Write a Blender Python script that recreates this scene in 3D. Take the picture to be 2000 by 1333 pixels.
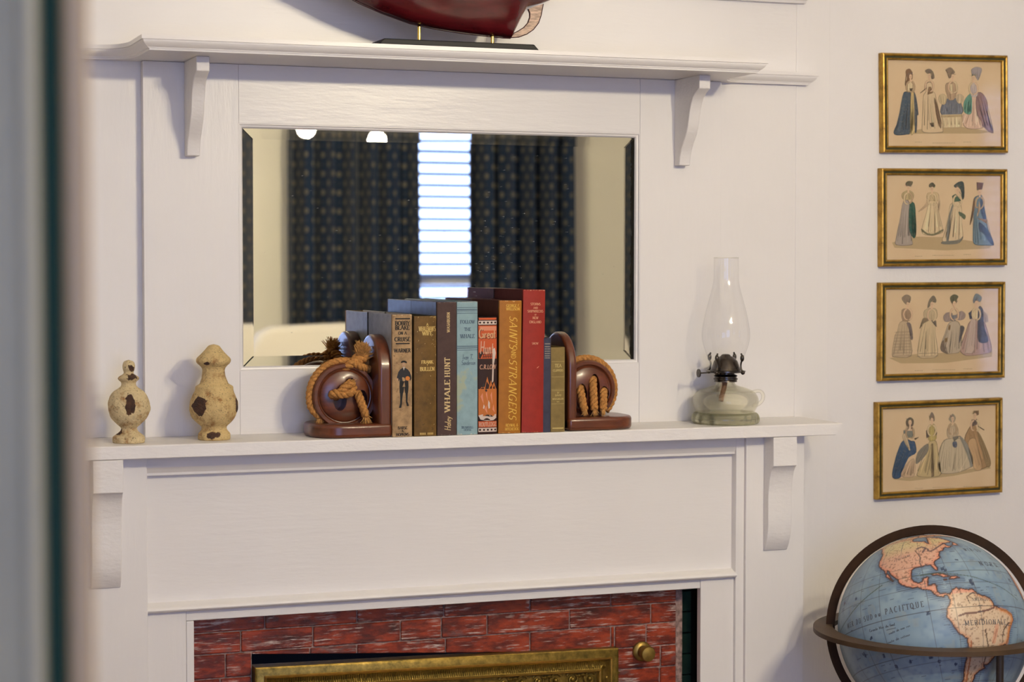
import bpy, bmesh, math, random
from mathutils import Vector, Matrix
random.seed(7)
pi = math.pi
scene = bpy.context.scene
for _o in list(bpy.data.objects):
    bpy.data.objects.remove(_o, do_unlink=True)
COL = scene.collection

# ------------------------------------------------------------------ camera
CAM = (-0.944144, -2.84, 1.504249)
YAW, PITCH, ROLL, FPX = 0.356004, -0.040567, 0.000629, 3809.38
_F = Vector((math.sin(YAW)*math.cos(PITCH), math.cos(YAW)*math.cos(PITCH), math.sin(PITCH)))
_R0 = Vector((math.cos(YAW), -math.sin(YAW), 0.0))
_U0 = _R0.cross(_F)
_R = _R0*math.cos(ROLL) + _U0*math.sin(ROLL)
_U = -_R0*math.sin(ROLL) + _U0*math.cos(ROLL)
cam_d = bpy.data.cameras.new('camera')
cam_o = bpy.data.objects.new('camera', cam_d)
COL.objects.link(cam_o)
cam_d.sensor_width = 36.0
cam_d.lens = FPX*36.0/2000.0
cam_d.clip_start = 0.05
cam_d.dof.use_dof = True
cam_d.dof.focus_distance = 2.90
cam_d.dof.aperture_fstop = 5.7
_m = Matrix.Identity(4)
for i in range(3):
    _m[i][0], _m[i][1], _m[i][2], _m[i][3] = _R[i], _U[i], -_F[i], CAM[i]
cam_o.matrix_world = _m
scene.camera = cam_o

def at(u, v, y):
    """world point on the vertical plane Y=y that the photograph shows at pixel (u, v)"""
    d = _F + _R*((u-1000)/FPX) - _U*((v-666.5)/FPX)
    t = (y-CAM[1])/d.y
    return Vector(CAM) + d*t
def atz(u, v, z):
    d = _F + _R*((u-1000)/FPX) - _U*((v-666.5)/FPX)
    t = (z-CAM[2])/d.z
    return Vector(CAM) + d*t

# ------------------------------------------------------------------ world, exposure, lamp strength
w = bpy.data.worlds.new('world'); scene.world = w
w.use_nodes = True
bg = w.node_tree.nodes['Background']
bg.inputs[0].default_value = (0.39, 0.51, 1.0, 1)
bg.inputs[1].default_value = 7.1
scene.view_settings.view_transform = 'Standard'
scene.view_settings.look = 'None'
scene.view_settings.exposure = 0.0
scene.view_settings.gamma = 1.0
scene.view_settings.use_curve_mapping = False
scene.cycles.use_denoising = True
scene.cycles.caustics_reflective = False
scene.cycles.caustics_refractive = False
scene.cycles.sample_clamp_indirect = 6.0
scene.cycles.max_bounces = 14
scene.cycles.transparent_max_bounces = 16
BULB = 1180.0
BULB_COL = (1.0, 0.86, 0.60)

# ------------------------------------------------------------------ materials
MATS = {}
def nt(name):
    m = bpy.data.materials.new(name); m.use_nodes = True
    t = m.node_tree
    return m, t, t.nodes, t.links, t.nodes['Principled BSDF']
def coords(N, L, scale=(1,1,1), kind='Object'):
    tc = N.new('ShaderNodeTexCoord'); mp = N.new('ShaderNodeMapping')
    mp.inputs['Scale'].default_value = scale
    L.new(tc.outputs[kind], mp.inputs[0])
    return mp.outputs[0]
def noise(N, L, vec, scale, detail=4, rough=.55):
    n = N.new('ShaderNodeTexNoise'); n.inputs['Scale'].default_value = scale
    n.inputs['Detail'].default_value = detail; n.inputs['Roughness'].default_value = rough
    L.new(vec, n.inputs['Vector']); return n.outputs['Fac']
def ramp(N, L, fac, stops):
    r = N.new('ShaderNodeValToRGB'); e = r.color_ramp.elements
    while len(e) < len(stops): e.new(.5)
    for k, (p, c) in enumerate(stops):
        e[k].position = p; e[k].color = (c[0], c[1], c[2], 1) if len(c) == 3 else c
    L.new(fac, r.inputs[0]); return r.outputs[0]
def mixc(N, L, fac, a, b):
    m = N.new('ShaderNodeMix'); m.data_type = 'RGBA'
    if isinstance(fac, (int, float)): m.inputs[0].default_value = fac
    else: L.new(fac, m.inputs[0])
    for s, k in ((a, 6), (b, 7)):
        if isinstance(s, tuple): m.inputs[k].default_value = (*s[:3], 1)
        else: L.new(s, m.inputs[k])
    return m.outputs[2]
def bump(N, L, B, h, strength, dist=.002):
    b = N.new('ShaderNodeBump'); b.inputs['Strength'].default_value = strength
    b.inputs['Distance'].default_value = dist
    L.new(h, b.inputs['Height']); L.new(b.outputs[0], B.inputs['Normal']); return b
def plain(name, c, rough=.5, metal=0, spec=.5, var=.0, vscale=40, bstr=0, bscale=200, stretch=(1,1,1), emit=None):
    if name in MATS: return MATS[name]
    m, t, N, L, B = nt(name)
    B.inputs['Base Color'].default_value = (*c, 1)
    B.inputs['Roughness'].default_value = rough
    B.inputs['Metallic'].default_value = metal
    B.inputs['Specular IOR Level'].default_value = spec
    v = None
    if var:
        v = coords(N, L, stretch)
        f = noise(N, L, v, vscale)
        c0 = tuple(x*(1-var) for x in c); c1 = tuple(min(1, x*(1+var)) for x in c)
        L.new(ramp(N, L, f, [(.3, c0), (.7, c1)]), B.inputs['Base Color'])
    if bstr:
        v = v or coords(N, L, stretch)
        bump(N, L, B, noise(N, L, v, bscale, 3), bstr)
    if emit:
        B.inputs['Emission Color'].default_value = (*emit[0], 1)
        B.inputs['Emission Strength'].default_value = emit[1]
    MATS[name] = m; return m
def painted(name, c, rough=.31, stretch=(1,1,1), bstr=.30, lump=.34):
    """brushed semi-gloss paint: fine brush marks plus slow lumps"""
    m, t, N, L, B = nt(name)
    v = coords(N, L, stretch)
    v2 = coords(N, L)
    f = noise(N, L, v2, 9, 3)
    L.new(ramp(N, L, f, [(.3, tuple(x*.975 for x in c)), (.7, c)]), B.inputs['Base Color'])
    B.inputs['Roughness'].default_value = rough
    B.inputs['Specular IOR Level'].default_value = .45
    b1 = N.new('ShaderNodeBump'); b1.inputs['Strength'].default_value = bstr; b1.inputs['Distance'].default_value = .0012
    L.new(noise(N, L, v, 160, 4, .6), b1.inputs['Height'])
    b2 = N.new('ShaderNodeBump'); b2.inputs['Strength'].default_value = lump; b2.inputs['Distance'].default_value = .003
    L.new(noise(N, L, v, 22, 3), b2.inputs['Height']); L.new(b1.outputs[0], b2.inputs['Normal'])
    L.new(b2.outputs[0], B.inputs['Normal'])
    MATS[name] = m; return m
WHITE = (.80, .775, .755)
M_PH = painted('white_paint_horizontal', WHITE, stretch=(.16,1,1))
M_PV = painted('white_paint_vertical', WHITE, stretch=(1,1,.16))
M_PR = painted('white_paint_rough', WHITE, rough=.42, stretch=(.4,1,1), bstr=.7, lump=1.0)
M_WALL = painted('wall_plaster_paint', (.79,.765,.75), rough=.36, bstr=.4, lump=.4)
M_OPP = painted('cream_wall_paint', (.86,.83,.74), rough=.55, bstr=.1, lump=.1)
M_CEIL = plain('ceiling_paint', (.85,.83,.80), .7)

def wood(name, dark, light, scale=(1,8,8), rough=.30, coat=.2):
    m, t, N, L, B = nt(name)
    v = coords(N, L, scale)
    f = noise(N, L, v, 14, 6, .65)
    L.new(ramp(N, L, f, [(.28, dark), (.72, light)]), B.inputs['Base Color'])
    B.inputs['Roughness'].default_value = rough
    B.inputs['Coat Weight'].default_value = coat
    B.inputs['Coat Roughness'].default_value = .12
    bump(N, L, B, f, .12, .001)
    MATS[name] = m; return m
M_WOOD = wood('varnished_mahogany', (.050,.012,.005), (.185,.046,.014), scale=(1,6,6))
M_WOODV = wood('varnished_mahogany_upright', (.050,.012,.005), (.17,.044,.014), scale=(6,6,1))
M_FLOOR = wood('floor_boards_wood', (.10,.05,.02), (.24,.13,.06), scale=(8,1,1), rough=.4, coat=.1)
M_ROPE = plain('manila_rope', (.45,.21,.058), .85, var=.35, vscale=300, spec=.2)
M_FRAY = plain('frayed_manila', (.56,.30,.095), .9, var=.3, vscale=200, spec=.15)

def thin_glass(name, tint=(.98,.985,.98), gloss=.03, ior=1.5, top=.55):
    """a clear thin pane: straight-through transparency plus fresnel reflection"""
    m = bpy.data.materials.new(name); m.use_nodes = True
    t = m.node_tree; N = t.nodes; L = t.links
    N.remove(N['Principled BSDF'])
    out = N['Material Output']
    tr = N.new('ShaderNodeBsdfTransparent'); tr.inputs[0].default_value = (*tint, 1)
    gl = N.new('ShaderNodeBsdfGlossy'); gl.inputs['Roughness'].default_value = gloss
    lw = N.new('ShaderNodeLayerWeight'); lw.inputs['Blend'].default_value = .5
    pw = N.new('ShaderNodeMath'); pw.operation = 'POWER'; L.new(lw.outputs['Facing'], pw.inputs[0]); pw.inputs[1].default_value = 4.0
    fr = N.new('ShaderNodeMath'); fr.operation = 'MULTIPLY_ADD'; L.new(pw.outputs[0], fr.inputs[0]); fr.inputs[1].default_value = top; fr.inputs[2].default_value = ((ior-1)/(ior+1))**2
    mx = N.new('ShaderNodeMixShader')
    L.new(fr.outputs[0], mx.inputs[0]); L.new(tr.outputs[0], mx.inputs[1]); L.new(gl.outputs[0], mx.inputs[2])
    L.new(mx.outputs[0], out.inputs[0])
    MATS[name] = m; return m
M_CHIM = thin_glass('chimney_glass', (.985,.985,.985), .03)
M_PANE = thin_glass('picture_glass', (.975,.98,.97), .04, 1.36, .3)
M_WPANE = thin_glass('window_glass', (.95,.97,.97), .01)

# ------------------------------------------------------------------ object helpers
WL = {}
def reg(o, loc): WL[o.name] = Vector(loc)
def tag(o, label=None, cat=None, group=None, kind=None):
    if label: o['label'] = label
    if cat: o['category'] = cat
    if group: o['group'] = group
    if kind: o['kind'] = kind
    return o
def empty(name, loc, label=None, cat=None, group=None, kind=None, rot=None, parent=None):
    o = bpy.data.objects.new(name, None); COL.objects.link(o)
    o.empty_display_size = .02
    o.location = loc
    if rot: o.rotation_euler = rot
    reg(o, loc)
    return tag(o, label, cat, group, kind)
class MB:
    def __init__(s): s.v = []; s.f = []; s.m = []
    def add(s, vs, fs, mi=0):
        b = len(s.v); s.v += [Vector(p) for p in vs]; s.f += [tuple(b+i for i in f) for f in fs]; s.m += [mi]*len(fs); return s
    def box(s, x0, x1, y0, y1, z0, z1, mi=0):
        vs = [(x,y,z) for z in (z0,z1) for y in (y0,y1) for x in (x0,x1)]
        return s.add(vs, [(0,2,3,1),(4,5,7,6),(0,1,5,4),(2,6,7,3),(0,4,6,2),(1,3,7,5)], mi)
    def prism(s, poly, a, b, axis='x', mi=0):
        """poly: 2-D outline; extruded along axis from a to b. x:(y,z) y:(x,z) z:(x,y)"""
        def P(p, t):
            return (t,p[0],p[1]) if axis == 'x' else (p[0],t,p[1]) if axis == 'y' else (p[0],p[1],t)
        n = len(poly)
        vs = [P(p,a) for p in poly] + [P(p,b) for p in poly]
        fs = [tuple(range(n)), tuple(range(2*n-1, n-1, -1))] + [(i, n+i, n+(i+1)%n, (i+1)%n) for i in range(n)]
        return s.add(vs, fs, mi)
    def lathe(s, prof, c=(0,0,0), n=48, mi=0, axis='z', close=True, wob=None):
        vs = []; fs = []
        for (r, h) in prof:
            for k in range(n):
                a = 2*pi*k/n
                rr = r*(wob(a, h) if wob else 1)
                x, y = rr*math.cos(a), rr*math.sin(a)
                vs.append((c[0]+x, c[1]+y, c[2]+h) if axis == 'z' else (c[0]+x, c[1]+h, c[2]+y) if axis == 'y' else (c[0]+h, c[1]+x, c[2]+y))
        for i in range(len(prof)-1):
            for k in range(n):
                fs.append((i*n+k, i*n+(k+1)%n, (i+1)*n+(k+1)%n, (i+1)*n+k))
        if close:
            fs.append(tuple(range(n-1,-1,-1))); m = (len(prof)-1)*n; fs.append(tuple(range(m, m+n)))
        return s.add(vs, fs, mi)
    def tube(s, pts, rad, n=8, mi=0, caps=True):
        pts = [Vector(p) for p in pts]
        if not hasattr(rad, '__len__'): rad = [rad]*len(pts)
        vs = []; fs = []; t0 = (pts[1]-pts[0]).normalized()
        up = Vector((0,0,1)) if abs(t0.z) < .9 else Vector((1,0,0))
        a = t0.cross(up).normalized()
        for i, p in enumerate(pts):
            t = (pts[min(i+1,len(pts)-1)]-pts[max(i-1,0)])
            t = t.normalized() if t.length > 1e-9 else t0
            a = (a - t*a.dot(t)).normalized(); b = t.cross(a)
            for k in range(n):
                g = 2*pi*k/n
                vs.append(p + (a*math.cos(g)+b*math.sin(g))*rad[i])
        for i in range(len(pts)-1):
            for k in range(n):
                fs.append((i*n+k, i*n+(k+1)%n, (i+1)*n+(k+1)%n, (i+1)*n+k))
        if caps:
            fs.append(tuple(range(n-1,-1,-1))); m = (len(pts)-1)*n; fs.append(tuple(range(m, m+n)))
        return s.add(vs, fs, mi)
    def sphere(s, c, r, nu=16, nv=10, sc=(1,1,1), mi=0):
        prof = [(r*math.sin(pi*i/nv), -r*math.cos(pi*i/nv)) for i in range(nv+1)]
        prof[0] = (r*.001, -r); prof[-1] = (r*.001, r)
        k = MB().lathe(prof, (0,0,0), nu)
        return s.add([(c[0]+p.x*sc[0], c[1]+p.y*sc[1], c[2]+p.z*sc[2]) for p in k.v], k.f, mi)
    def build(s, name, mats, parent=None, smooth=False, bevel=0, seg=2, local=False, fix=True):
        if not s.v: s.v = [Vector((0,0,0))]
        if not isinstance(mats, (list, tuple)): mats = [mats]
        lo = Vector([min(p[i] for p in s.v) for i in range(3)]); hi = Vector([max(p[i] for p in s.v) for i in range(3)])
        c = (lo+hi)/2
        if parent is None and not local: c.z = lo.z
        me = bpy.data.meshes.new(name)
        me.from_pydata([tuple(p-c) for p in s.v], [], s.f)
        for m in mats: me.materials.append(m)
        if len(mats) > 1: me.polygons.foreach_set('material_index', s.m)
        if fix:
            bm = bmesh.new(); bm.from_mesh(me); bmesh.ops.recalc_face_normals(bm, faces=bm.faces); bm.to_mesh(me); bm.free()
        if smooth:
            me.polygons.foreach_set('use_smooth', [True]*len(me.polygons))
            if smooth != 'all':
                try: me.set_sharp_from_angle(angle=math.radians(38))
                except Exception: pass
        me.update()
        o = bpy.data.objects.new(name, me); COL.objects.link(o)
        if parent is not None:
            o.parent = parent
            o.location = c if local else c - WL[parent.name]
        else: o.location = c
        reg(o, c)
        if bevel:
            b = o.modifiers.new('bevel', 'BEVEL'); b.width = bevel; b.segments = seg; b.limit_method = 'ANGLE'; b.angle_limit = math.radians(35)
        return o
def box(name, x0, x1, y0, y1, z0, z1, mat, parent=None, bevel=.001, seg=2, local=False):
    return MB().box(x0,x1,y0,y1,z0,z1).build(name, mat, parent, bevel=bevel, seg=seg, local=local)
def struct(o): o['kind'] = 'structure'; return o
def catmull(pts, n):
    pts = [Vector(p) for p in pts]; out = []
    P = [pts[0]*2-pts[1]] + pts + [pts[-1]*2-pts[-2]]
    seg = len(pts)-1
    for i in range(n+1):
        t = i/n*seg; k = min(int(t), seg-1); u = t-k
        a, b, c, d = P[k], P[k+1], P[k+2], P[k+3]
        out.append(.5*((2*b)+(c-a)*u+(2*a-5*b+4*c-d)*u*u+(3*b-a-3*c+d)*u**3))
    return out
def rope_into(mb, path, r, pitch=.02, n=None, mi=0, sides=7, ph=0):
    ln = sum((Vector(path[i+1])-Vector(path[i])).length for i in range(len(path)-1))
    n = n or max(24, int(ln/.0016))
    P = catmull(path, n)
    fr = []; t0 = (P[1]-P[0]).normalized(); up = Vector((0,0,1)) if abs(t0.z) < .9 else Vector((1,0,0))
    a = t0.cross(up).normalized(); s = 0
    for i, p in enumerate(P):
        t = (P[min(i+1,n)]-P[max(i-1,0)]).normalized()
        a = (a-t*a.dot(t)).normalized(); b = t.cross(a)
        if i: s += (p-P[i-1]).length
        fr.append((p, a, b, s))
    for k in range(3):
        q = [p + (a*math.cos(ph+2*pi*k/3+2*pi*s_/pitch/1.0) + b*math.sin(ph+2*pi*k/3+2*pi*s_/pitch))*r*.5 for (p,a,b,s_) in fr]
        mb.tube(q, r*.56, sides, mi)
    return mb
def fray_into(mb, p, d, length, spread, count, r=.0006, seed=1, mi=0):
    rnd = random.Random(seed); d = Vector(d).normalized(); p = Vector(p)
    for _ in range(count):
        e = Vector((rnd.gauss(0,1), rnd.gauss(0,1), rnd.gauss(0,1)))*spread
        q = p + Vector((rnd.uniform(-1,1), rnd.uniform(-1,1), rnd.uniform(-1,1)))*.0028
        dd = (d+e).normalized(); L_ = length*rnd.uniform(.55,1.1)
        bend = Vector((rnd.gauss(0,1), rnd.gauss(0,1), rnd.gauss(0,1)))*spread*.5
        mb.tube([q, q+dd*L_*.5, q+(dd+bend).normalized()*L_], [r, r*.9, r*.4], 4, mi, caps=False)
    return mb
# ================================================================== the room
XL, XR, YO, ZC = -1.80, 4.40, -4.00, 2.75          # left wall, right wall, opposite wall, ceiling
ZM = 1.25                                          # mantel top
floor = struct(box('floor', XL, XR, YO, .0, -.06, 0, M_FLOOR, bevel=0))
ceiling = struct(box('ceiling', XL, XR, YO, .0, ZC, ZC+.06, M_CEIL, bevel=0))
# fireplace wall with the firebox opening
FBX0, FBX1, FBZ = -.34, .36, .93
wb = MB()
wb.box(XL, FBX0, 0, .12, 0, ZC); wb.box(FBX1, XR, 0, .12, 0, ZC); wb.box(FBX0, FBX1, 0, .12, FBZ, ZC)
wall_back = struct(wb.build('wall_back', M_WALL))
box('wall_board', .6061, .668, -.0028, .0, .0, 2.3, M_PV, wall_back, bevel=.001)
wall_left = struct(box('wall_left', XL-.1, XL, YO, 0, 0, ZC, M_WALL, bevel=0))
wall_right = struct(box('wall_right', XR, XR+.1, YO, 0, 0, ZC, M_WALL, bevel=0))
box('firebox_back', FBX0-.02, FBX1+.02, .30, .34, 0, 1.0, plain('soot_and_gap_shade', (.006,.006,.007), .9), wall_back)
box('firebox_side', FBX0-.05, FBX0, .12, .34, 0, 1.0, MATS['soot_and_gap_shade'], wall_back)
box('firebox_side', FBX1, FBX1+.05, .12, .34, 0, 1.0, MATS['soot_and_gap_shade'], wall_back)
box('firebox_top', FBX0-.05, FBX1+.05, .12, .34, .93, 1.0, MATS['soot_and_gap_shade'], wall_back)

# opposite wall with two windows and a third added for fill light
W1 = (1.00, 1.62, .80, 2.28)      # x0 x1 z0 z1
W2 = (3.62, 4.20, .90, 2.28)
W3 = (-1.40, -.08, .80, 2.28)  # unseen window added to give blue fill light
wo = MB()
xs = [XL, W3[0], W3[1], W1[0], W1[1], W2[0], W2[1], XR]
for a, b in ((0,1),(2,3),(4,5),(6,7)): wo.box(xs[a], xs[b], YO-.12, YO, 0, ZC)
for W in (W1, W2, W3):
    wo.box(W[0], W[1], YO-.12, YO, 0, W[2]); wo.box(W[0], W[1], YO-.12, YO, W[3], ZC)
wall_front = struct(wo.build('wall_front', M_OPP))
M_SLAT = plain('shade_blue_blind_slat', (.16,.20,.25), .5)  # dark blue-grey base colour stands in for shade on the slats
M_SASH = plain('white_window_paint', (.80,.80,.79), .4)
def window(name, W, sl_tilt, z_stop):
    x0, x1, z0, z1 = W
    e = empty(name, ((x0+x1)/2, YO-.06, z0), kind='structure')
    f = MB()
    f.box(x0, x0+.04, YO-.11, YO-.02, z0, z1); f.box(x1-.04, x1, YO-.11, YO-.02, z0, z1)
    f.box(x0+.04, x1-.04, YO-.11, YO-.02, z0, z0+.05); f.box(x0+.04, x1-.04, YO-.11, YO-.02, z1-.05, z1)
    f.build('window_frame', M_SASH, e)
    box('sash_rail', x0+.04, x1-.04, YO-.10, YO-.07, 1.42, 1.46, M_SASH, e)
    box('pane', x0+.04, x1-.04, YO-.088, YO-.084, z0+.05, z1-.05, M_WPANE, e, bevel=0)
    box('sill', x0-.04, x1+.04, YO-.02, YO+.05, z0-.03, z0, M_SASH, e)
    n = 0; z = z1-.08; first = None
    pr = [(-.024, 0), (0, .0035), (.024, 0), (.024, .0022), (0, .0057), (-.024, .0022)]
    ca, sa = math.cos(sl_tilt or 0), math.sin(sl_tilt or 0)
    pr = [(p[0]*ca-p[1]*sa, p[0]*sa+p[1]*ca) for p in pr]
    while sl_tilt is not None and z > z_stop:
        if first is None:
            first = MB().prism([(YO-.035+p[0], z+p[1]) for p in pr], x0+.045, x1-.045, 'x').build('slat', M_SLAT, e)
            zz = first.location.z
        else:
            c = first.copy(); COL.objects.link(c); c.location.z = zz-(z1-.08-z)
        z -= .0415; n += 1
    box('head_rail', x0+.042, x1-.042, YO-.06, YO-.01, z1-.06, z1-.045+.04, M_SASH, e)
    return e
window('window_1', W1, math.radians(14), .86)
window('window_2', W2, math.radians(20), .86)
window('added_fill_window', W3, None, 9)
for i, W in enumerate((W1, W2, W3)):
    ld = bpy.data.lights.new('window_portal', 'AREA'); ld.shape = 'RECTANGLE'
    ld.size = W[1]-W[0]; ld.size_y = W[3]-W[2]; ld.cycles.is_portal = True
    lo = bpy.data.objects.new('window_portal', ld); COL.objects.link(lo)
    lo.location = ((W[0]+W[1])/2, YO-.13, (W[2]+W[3])/2); lo.rotation_euler = (pi/2, 0, 0)

# ================================================================== open door in the left foreground
M_DOORG = plain('grey_door_paint', (.27,.235,.135), .5, var=.06, vscale=12)
M_DOORL = plain('pale_grey_door_paint', (.34,.315,.225), .5)
M_GREEN = plain('dark_green_paint', (.004,.030,.014), .6, spec=.2)
M_TAUPE = plain('taupe_door_edge_paint', (.36,.255,.135), .5)
yd = -2.03
xg0, xg1, xt1, xl0, xl1 = [at(u, 666, yd).x for u in (104, 148, 198, 62, 94)]
door = empty('door_1', (XL+.4, yd, 0), kind='structure')
box('slab', XL+.01, xg0, yd, yd+.03, .02, 2.05, M_DOORG, door, bevel=.002)
box('panel_bead', xl0, xl1, yd-.006, yd, .10, 2.0, M_DOORL, door, bevel=.003)
box('edge_strip', xg0, xg1, yd+.004, yd+.03, .02, 2.05, M_GREEN, door, bevel=.001)
box('edge_stile', xg1, xt1, yd-.002, yd+.03, .02, 2.05, M_TAUPE, door, bevel=.003)
door.rotation_euler = (0, math.radians(-.15), 0)

# ================================================================== mantelpiece with overmantel
YF, YB, YS = -.020, -.003, -.1423          # front panel face, back panel face, mantel shelf front
YP, YZ = -.109, -.088                      # pilaster face, frieze panel face
mantel = empty('mantelpiece', (0, -.05, 0), 'white painted wooden mantelpiece with two shelves, brackets and inset mirror', 'mantelpiece')
box('back_panel', -.606, .606, YB, 0, ZM, 1.797, M_PV, mantel)
OX0, OX1, OZ0, OZ1 = -.3217, .3195, 1.3435, 1.7065       # mirror opening
box('stile', -.461, OX0-.0001, YF, YB, ZM, 1.7925, M_PV, mantel, bevel=.0006)
box('stile', OX1+.0001, .4615, YF, YB, ZM, 1.7925, M_PV, mantel, bevel=.0006)
box('rail', OX0+.0001, OX1-.0001, YF+.0003, YB, OZ1, 1.7925, M_PH, mantel, bevel=.0005)
box('rail', OX0+.0001, OX1-.0001, YF+.0003, YB, ZM, OZ0, M_PH, mantel, bevel=.0005)
# bead around the mirror: sloped little moulding, mitred
def bead(p, q, inward):
    p, q, n = Vector(p), Vector(q), Vector(inward); d = (q-p).normalized(); wdt = .0066
    prof = [(0, YF+.0005), (.0012, YF+.0005), (.002, YF+.003), (.0045, YF+.0035), (wdt, YF+.0065), (wdt, YB), (0, YB)]
    vs = []
    for (t, y) in prof: vs.append(p+n*t+d*t+Vector((0, y, 0)))
    for (t, y) in prof: vs.append(q+n*t-d*t+Vector((0, y, 0)))
    k = len(prof)
    return MB().add(vs, [tuple(range(k)), tuple(range(2*k-1,k-1,-1))]+[(i,k+i,k+(i+1)%k,(i+1)%k) for i in range(k)]).build('mirror_bead', M_PH, mantel)
bead((OX0,0,OZ1), (OX1,0,OZ1), (0,0,-1)); bead((OX0,0,OZ0), (OX1,0,OZ0), (0,0,1))
bead((OX0,0,OZ0), (OX0,0,OZ1), (1,0,0)); bead((OX1,0,OZ0), (OX1,0,OZ1), (-1,0,0))
# bevelled mirror: a glass plate whose back face is silvered
def silver():
    m, t, N, L, B = nt('silvering')
    v = coords(N, L)
    sp = N.new('ShaderNodeSeparateXYZ'); L.new(v, sp.inputs[0])
    def mth(op, a, b=None):
        k = N.new('ShaderNodeMath'); k.operation = op
        for s, i in ((a,0),(b,1)):
            if s is None: continue
            if isinstance(s,(int,float)): k.inputs[i].default_value = s
            else: L.new(s, k.inputs[i])
        return k.outputs[0]
    n = noise(N, L, v, 160, 5, .7)
    # lost silver in a ragged line along the right-hand edge
    edge = mth('SUBTRACT', sp.outputs[0], .3085)
    e2 = mth('ADD', mth('MULTIPLY', mth('SUBTRACT', n, .5), .012), edge)
    worn = mth('GREATER_THAN', e2, 0.0)
    col = mixc(N, L, worn, (.97,.955,.88), (.02,.02,.02))
    L.new(col, B.inputs['Base Color'])
    B.inputs['Metallic'].default_value = 1; B.inputs['Roughness'].default_value = 0.0
    return m
M_SILVER = silver()
mg, tg, Ng, Lg, Bg = nt('mirror_plate_glass')
Bg.inputs['Transmission Weight'].default_value = 1; Bg.inputs['Roughness'].default_value = 0; Bg.inputs['IOR'].default_value = 1.52
Bg.inputs['Base Color'].default_value = (.985,.99,.975,1)
gx0, gx1, gz0, gz1 = OX0+.0055, OX1-.0060, OZ0+.0045, OZ1-.0058
yb_, yfr = -.0104, -.0144
bw = .0165; drop = bw*math.tan(math.radians(3.6))
O = [(gx0,gz0),(gx1,gz0),(gx1,gz1),(gx0,gz1)]; I = [(gx0+bw,gz0+bw),(gx1-bw,gz0+bw),(gx1-bw,gz1-bw),(gx0+bw,gz1-bw)]
mm = MB()
vs = [(x,yb_,z) for x,z in O] + [(x,yfr+drop,z) for x,z in O] + [(x,yfr,z) for x,z in I]
mm.add(vs, [(0,1,2,3)], 1)
mm.f += [(8,9,10,11)] + [(4+i,4+(i+1)%4,8+(i+1)%4,8+i) for i in range(4)]; mm.m += [0]*5
mm.f += [(i,(i+1)%4,4+(i+1)%4,4+i) for i in range(4)]; mm.m += [2]*4
mirror = mm.build('mirror', [mg, M_SILVER, plain('mirror_edge_grime', (.03,.028,.025), .8)], mantel)
tag(mirror, 'bevelled rectangular mirror plate reflecting navy curtains')
for i in range(4):
    MB().tube([(I[i][0], yfr-.0001, I[i][1]), (O[i][0], yfr+drop-.0001, O[i][1])], .0005, 5).build('bevel_mitre', MATS['mirror_edge_grime'], mantel)
rnd = random.Random(3); md = MB()
for k in range(150):
    if k < 90: cx, cz = at(rnd.gauss(960, 70), rnd.gauss(480, 55), yfr).xz
    else: cx, cz = rnd.uniform(gx0+.02, gx1-.02), rnd.uniform(gz0+.02, gz1-.02)
    r = rnd.uniform(.0002, .0006); q = [(cx+r*math.cos(a), yfr-.0003, cz+r*math.sin(a)) for a in (0,1.05,2.1,3.14,4.2,5.25)]
    md.add(q+[(cx, yfr-.0006, cz)], [(i,(i+1)%6,6) for i in range(6)])
tag(md.build('dust_speck', plain('pale_dust', (.55,.56,.58), .9), mantel), kind='stuff')

# upper shelf: board with moulded edge, ends swept back to a shallow cornice
def swept(x0, x1, yfront, ycorn, xe0, xe1):
    def bez(a, b, c, n=10): return [tuple(Vector(a)*(1-t)**2+Vector(b)*2*t*(1-t)+Vector(c)*t*t) for t in [i/n for i in range(n+1)]]
    left = bez((x0-.040, ycorn), (x0-.003, ycorn-.004), (x0, ycorn-.055))+[(x0, yfront)]
    right = [(x1, yfront)]+bez((x1, ycorn-.055), (x1+.003, ycorn-.004), (x1+.040, ycorn))
    return [(xe0, 0), (xe0, ycorn)] + left + right + [(xe1, ycorn), (xe1, 0)]
def inset(poly, d):
    """move the outline in by d, keeping the two wall points on the wall"""
    n = len(poly); out = []
    for i, p in enumerate(poly):
        a, b = Vector(poly[i-1]), Vector(poly[(i+1) % n]); p = Vector(p)
        d1 = (p-a).normalized(); d2 = (b-p).normalized()
        n1, n2 = Vector((-d1.y, d1.x)), Vector((-d2.y, d2.x))
        k = n1+n2; k = k/max(.35, (1+n1.dot(n2)))
        q = p + k*d
        if i in (0, n-1): q = Vector((p.x+(d if i == 0 else -d), 0))
        out.append((q.x, q.y))
    return out
def layered(poly, layers, name, mat, parent):
    """stack of insets: [(z, inset)...] from the top down"""
    mb = MB(); n = len(poly); vs = []; fs = []
    for (z, d) in layers: vs += [(x, y, z) for x, y in inset(poly, d)]
    for k in range(len(layers)-1):
        for i in range(n): fs.append((k*n+i, k*n+(i+1) % n, (k+1)*n+(i+1) % n, (k+1)*n+i))
    fs += [tuple(range(n)), tuple(range((len(layers)-1)*n, len(layers)*n))]
    mb.add(vs, fs)
    return mb.build(name, mat, parent, smooth=True)
ZU = 1.8125
plan = swept(-.4890, .4630, -.1780, -.026, -.640, .636)
layered(plan, [(ZU,0),(ZU-.0058,0),(ZU-.0062,.0024),(ZU-.0074,.0024),(ZU-.0090,.0030),(ZU-.0120,.0052),(ZU-.0145,.0080),(ZU-.0158,.0100),(ZU-.0170,.0102),(ZU-.0172,.0120),(ZU-.0197,.0124)], 'upper_shelf', M_PH, mantel)
box('upper_panel', -.606, .606, -.0015, 0, ZU, 1.925, M_PH, mantel, bevel=0)
zc = at(1545, 4, -.02).z
capp = [(0, zc), (-.012, zc), (-.014, zc+.004), (-.022, zc+.010), (-.026, zc+.016), (-.026, zc+.022), (0, zc+.022)]
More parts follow.
